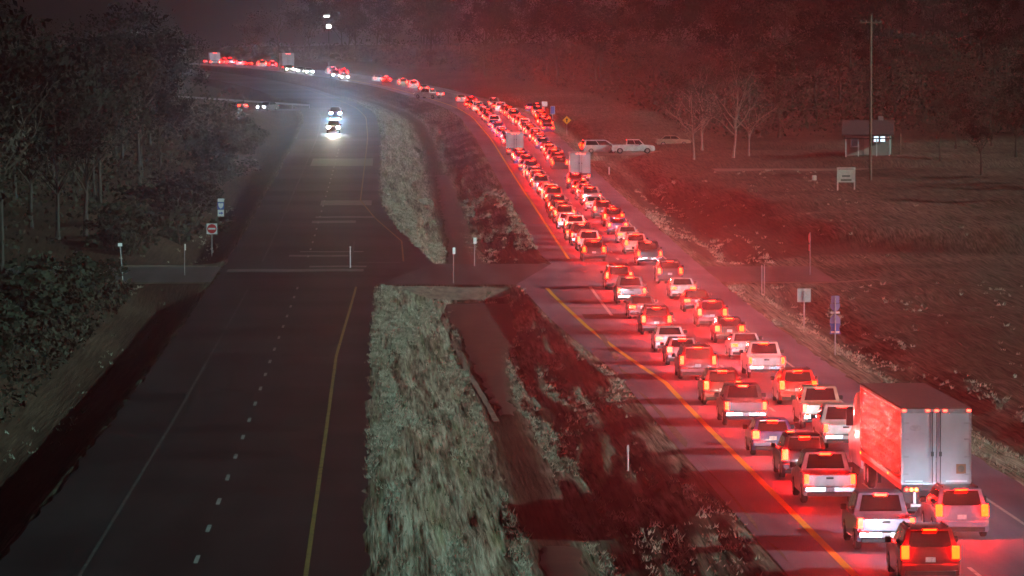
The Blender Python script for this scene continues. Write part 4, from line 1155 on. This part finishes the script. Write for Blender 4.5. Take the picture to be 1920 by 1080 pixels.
BE = {None: None, 'warm': beam_warm, 'oncoming': spot('oncoming_headlamp', 11000, (.12, .45, 1.0), 56), 'oncoming_warm': spot('oncoming_warm_headlamp', 11000, (1.0, .93, .62), 36),
      'small': spot('dim_headlamp', 160, (1, 1, .95), 90)}
BE['dim'] = spot('low_headlamp', 420, (.55, .80, 1.0), 64)
def put(root, kind, u, y, col, rz, lev, label, group, far, beam):
    if not used[kind]:
        o = root; used[kind] = True; first = True
        kid = children(root)
    if True:
        o = root.copy(); COL.objects.link(o)
        for k in children(root):
            nm = k.name.split('.')[0]
            if far and nm in DROP_FAR and not (nm in ('headlight', 'windshield') and beam): continue
            q = k.copy(); COL.objects.link(q); q.parent = o
            if not far:
                for s_ in children(k):
                    z = s_.copy(); COL.objects.link(z); z.parent = q
    o.location = P(u, y); slope = float(g(y + 4) - g(y)) / 4
    o.location.z = float(g(y)) + (.01 if abs(u) < 27 or True else 0)
    o.rotation_euler = (math.atan(slope) * math.cos(rz), -math.atan(slope) * math.sin(rz), rz)
    tag(o, label, {'suv': 'car', 'sedan': 'car', 'hatchback': 'car', 'minivan': 'van', 'pickup': 'pickup'}[kind], group)
    base = COLORS[col]
    f = rnd.uniform(.85, 1.12)
    for k in children(o):
        k.color = (*[min(v * f, .85) for v in base], 1)
        for s_ in children(k): s_.color = k.color
    if lev != 'off': relight(o, lev, BE[beam])
    else:
        relight(o, 'off', None)
        for k in children(o):
            if k.type == 'MESH' and k.name.split('.')[0] == 'headlight': k.material_slots[0].link = 'OBJECT'; k.material_slots[0].material = M['chrome']
        for k in children(o):
            if k.type == 'LIGHT': bpy.data.objects.remove(k)
    if beam and beam.startswith(('oncoming', 'small')):
        for k in children(o):
            if k.name.split('.')[0] == 'headlight' and k.type == 'MESH':
                k.material_slots[0].link = 'OBJECT'; k.material_slots[0].material = M[{'oncoming': 'headhot', 'oncoming_warm': 'headwarm', 'small': 'headfar'}[beam]]
            if k.name.startswith('headlight_beam') and beam != 'small':
                k.rotation_euler = (R(90 - 2.0), 0, 0)
    return o
M['brake_far'] = mat('far_brake_lamp', (.25, .01, .01), .3, emit=(1.0, .0010, .0003), estr=170)
M['headfar'] = mat('far_headlamp_lens', (.8, .8, .8), .1, emit=(.9, .96, 1.0), estr=160)
M['off'] = mat('unlit_tail_lamp', (.22, .01, .012), .25)
for kd, u_, y_, col, rz, lev, lab, grp, far, beam in plan:
    o = put(protos_v[kd], kd, u_, y_, col, rz, lev, lab, grp, far, beam)
    if 'veh_len' in o: del o['veh_len']
for r_ in protos_v.values():               # the patterns the cars were copied from
    for k in list(r_.children):
        for s_ in list(k.children): bpy.data.objects.remove(s_)
        bpy.data.objects.remove(k)
    bpy.data.objects.remove(r_)

# ------------------------------------------------------------------ the semi truck and the box trucks
def big_wheel(parent, x, y, r=.5, wd=.3): return wheel(parent, x, y, r, wd, 1 if x > 0 else -1)
def trailer_box(t, y0, Lb, W, z0, z1, npan, mside, mdoor):
    """floor, roof, front wall, one side panel per bay"""
    part('floor_frame', box(-W + .02, W - .02, y0 + .1, y0 + Lb, z0 - .22, z0, 0), M['darksteel'], t)
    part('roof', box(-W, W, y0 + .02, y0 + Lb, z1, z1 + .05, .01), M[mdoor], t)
    part('front_wall', box(-W + .04, W - .04, y0 + Lb - .06, y0 + Lb, z0 + .002, z1 - .002), M[mdoor], t)
    bay = (Lb - .14) / npan
    me = {}
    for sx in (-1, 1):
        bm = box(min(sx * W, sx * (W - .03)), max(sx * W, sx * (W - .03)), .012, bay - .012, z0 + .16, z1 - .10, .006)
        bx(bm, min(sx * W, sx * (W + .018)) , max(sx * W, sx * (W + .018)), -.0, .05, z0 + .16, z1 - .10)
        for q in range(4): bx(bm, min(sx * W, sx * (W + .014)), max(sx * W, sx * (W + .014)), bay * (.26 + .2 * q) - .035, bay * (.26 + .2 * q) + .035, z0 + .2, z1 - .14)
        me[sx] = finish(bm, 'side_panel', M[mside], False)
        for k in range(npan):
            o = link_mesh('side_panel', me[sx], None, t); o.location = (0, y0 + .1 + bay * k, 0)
        part('side_rail', box(min(sx * (W - .05), sx * (W + .02)), max(sx * (W - .05), sx * (W + .02)), y0 + .06, y0 + Lb - .06, z0 + .003, z0 + .155), M['galv'], t)
        part('top_rail', box(min(sx * (W - .05), sx * (W + .02)), max(sx * (W - .05), sx * (W + .02)), y0 + .06, y0 + Lb - .06, z1 - .098, z1 - .002), M['galv'], t)
def rear_doors(t, W, z0, z1, detail=True):
    fr = bmesh.new()
    bx(fr, -W, -W + .07, 0, .1, z0 + .0, z1 - .003); bx(fr, W - .07, W, 0, .1, z0 + .0, z1 - .003)
    bx(fr, -W + .072, W - .072, 0, .1, z1 - .14, z1 - .003); bx(fr, -W + .072, W - .072, 0, .1, z0, z0 + .07)
    part('door_frame', fr, M['galv'], t, False)
    for sx in (-1, 1):
        xa, xb = sorted((sx * .012, sx * (W - .075)))
        d = part('rear_door', box(xa, xb, .01, .06, z0 + .075, z1 - .145, .008), M['door'], t)
        part('lock_rod', tube(bmesh.new(), (sx * .15, -.02, z0 + .03), (sx * .15, -.02, z1 - .1), .018, .018, 6), M['darksteel'], d)
        part('door_handle', box(sx * .15 - .05, sx * .15 + .05, -.06, -.025, z0 + 1.05, z0 + 1.22), M['darksteel'], d)
        if detail:
            for zz in (z0 + .35, z0 + 1.0, z0 + 1.65, z0 + 2.25):
                part('hinge', box(sx * (W - .17) - .1, sx * (W - .17) + .1, -.012, .008, zz, zz + .06), M['galv'], d)

t = thing('semi_truck', 'semi truck with tall pale trailer doors in the right lane', 'semi truck', P(20.85, 188.9))
t.location.z = float(g(188.9)) + .01
W = 1.30
trailer_box(t, 0.0, 16.1, W, 1.22, 4.02, 13, 'trailer_glints', 'roof_dark')
rear_doors(t, W, 1.22, 4.02)
for x in (-1.2, -.32, 0, .32, 1.2): lens(t, 'marker_light', x - .07, x + .07, -.035, -.003, 3.93, 4.0, 'marker')
for sx in (-1, 1):
    h_ = part('lamp_housing', box(min(sx * .62, sx * 1.22), max(sx * .62, sx * 1.22), 0, .12, .94, 1.12, .01), M['darksteel'], t)
    for k in range(3):
        x = sx * (.74 + .18 * k)
        part('tail_lamp', tube(bmesh.new(), (x, -.02, 1.03), (x, -.002, 1.03), .062, .07, 10), M['amber' if k < 2 else 'tail'], h_)
    part('mud_flap', box(min(sx * .66, sx * 1.24), max(sx * .66, sx * 1.24), .35, .37, .2, .98), M['trimblack'], t)
    part('bumper_leg', box(sx * .8 - .05, sx * .8 + .05, .02, .12, .5, .935), M['galv'], t)
    for yy in (1.5, 2.75):
        big_wheel(t, sx * 1.10, yy); big_wheel(t, sx * .76, yy)
    part('landing_leg', box(sx * .9 - .07, sx * .9 + .07, 12.2, 12.34, .35, .99), M['darksteel'], t)
for y_ in (4.6, 15.6): lens(t, 'side_marker', -W - .04, -W - .021, y_, y_ + .12, 1.26, 1.34, 'amber')
part('guard_bar', box(-1.2, 1.2, .0, .12, .38, .497, .015), M['galv'], t)
part('placard_plate', box(.74, 1.10, -.006, .008, 1.62, 1.98), M['placard'], t)
part('placard_print', plate_y([(.92 + .13 * math.cos(k * .785), 1.80 + .13 * math.sin(k * .785)) for k in range(8)], -.0085, -.0065), M['wood'], t, False)
part('emblem_mark', plate_y([(-.78 + .22 * math.cos(k * .3142), 3.32 + .12 * math.sin(k * .3142)) for k in range(20)], .004, .0085), M['galv'], t, False)
part('reflector_strip', box(-1.15, -.5, .002, .009, 1.32, 1.37), M['signwhite'], t)
part('reflector_strip', box(.35, 1.15, .002, .009, 1.32, 1.37), M['signwhite'], t)
cabp = prism_x([(17.0, .55), (22.2, .55), (22.35, 1.1), (22.1, 1.75), (20.7, 2.0), (20.2, 3.0), (19.2, 3.5), (17.0, 3.75)], -1.18, 1.18, .08)
part('cab', cabp, M['paint'], t).color = (.6, .6, .62, 1)
part('windshield', panel(bmesh.new(), (Vector((1.05, 20.68, 2.05)), Vector((-1.05, 20.68, 2.05)), Vector((-1.0, 20.25, 2.95)), Vector((1.0, 20.25, 2.95))), 0, 1, 0, 1, .03), M['glass'], t, False)
part('chassis', box(-.5, .5, 13.6, 21.5, .62, .95), M['darksteel'], t)
for sx in (-1, 1):
    for yy in (14.2, 15.5): big_wheel(t, sx * 1.02, yy)
    big_wheel(t, sx * 1.02, 21.0)
    part('exhaust_stack', tube(bmesh.new(), (sx * 1.05, 16.8, 1.0), (sx * 1.05, 16.8, 4.0), .07, .07, 8), M['chrome'], t)
    xa, xb = sorted((sx * 1.2, sx * 1.5)); part('mirror', box(xa, xb, 20.0, 20.12, 2.1, 2.8, .02), M['trimblack'], t)
    lens(t, 'headlight', sx * .9 - .2, sx * .9 + .2, 22.3, 22.36, .95, 1.12, 'headlens')
add_beam(t, 22.4, 1.0); add_glow(t, 1.05).data = glow_dim

def box_truck(label, u, y, rz, W, z1, Lb, group=None, lev='tail', mside='door'):
    t = thing('box_truck', label, 'box truck', P(u, y), rz, group)
    sl = math.atan(float(g(y + 4) - g(y)) / 4)
    t.location.z = float(g(y)) + .01; t.rotation_euler = (sl, 0, rz)
    trailer_box(t, 0, Lb, W, 1.0, z1, 5, mside, 'door'); rear_doors(t, W, 1.0, z1, False)
    for x in (-.4, 0, .4): lens(t, 'marker_light', x - .08, x + .08, -.03, -.003, z1 - .1, z1 - .02, 'marker')
    for sx in (-1, 1):
        lens(t, 'tail_light', min(sx * (W - .35), sx * (W - .05)), max(sx * (W - .35), sx * (W - .05)), .0, .08, .62, .76, lev)
        for yy in (1.6, Lb + 1.0): big_wheel(t, sx * (W - .2), yy, .42, .28)
    part('bumper', box(-W + .05, W - .05, -.05, .06, .42, .58, .02), M['galv'], t)
    part('cab', prism_x([(Lb + .1, .5), (Lb + 2.2, .5), (Lb + 2.3, 1.2), (Lb + 1.7, 1.45), (Lb + 1.35, 2.2), (Lb + .1, 2.3)], -1.0, 1.0, .06), M['paint'], t).color = (.7, .7, .7, 1)
    add_beam(t, Lb + 2.4, .8); add_glow(t, .7).data = glow_dim
    return t
box_truck('small box truck with pale lit doors standing out on the right of the queue', 22.9, 590, 0, 1.15, 3.3, 5.0, mside='alu')
box_truck('white box truck amid the left lane of the queue up the hill', 17.5, 674.8, 0, 1.1, 3.0, 4.6)
u_, y_, a_ = bend(541)
box_truck('tall blue white box truck on the far bend', u_, y_, -a_ * .6, 1.35, 3.7, 6.0, lev='tail_off')
u_, y_, a_ = bend(404)
box_truck('cyan white box truck near the left end of the far line', u_, y_, -a_ * .6, 1.25, 2.9, 5.0, lev='tail')

# ------------------------------------------------------------------ haze volume, added to spread lamp light into a veil
hz = box(-1100, 1100, -80, 3100, -4.5, 78)
hm = bpy.data.materials.new('haze'); hm.use_nodes = True
ht = hm.node_tree
for n_ in list(ht.nodes): ht.nodes.remove(n_)
out_ = ht.nodes.new('ShaderNodeOutputMaterial')
pv = ht.nodes.new('ShaderNodeVolumePrincipled')
pv.inputs['Color'].default_value = (.86, .88, .90, 1)
pv.inputs['Density'].default_value = HAZE_D
pv.inputs['Anisotropy'].default_value = HAZE_G
ht.links.new(pv.outputs[0], out_.inputs['Volume'])
ho = part('haze', hz, hm, None, False)
tag(ho, 'thin haze added over the road to veil it with lamp light', 'haze', kind='stuff')
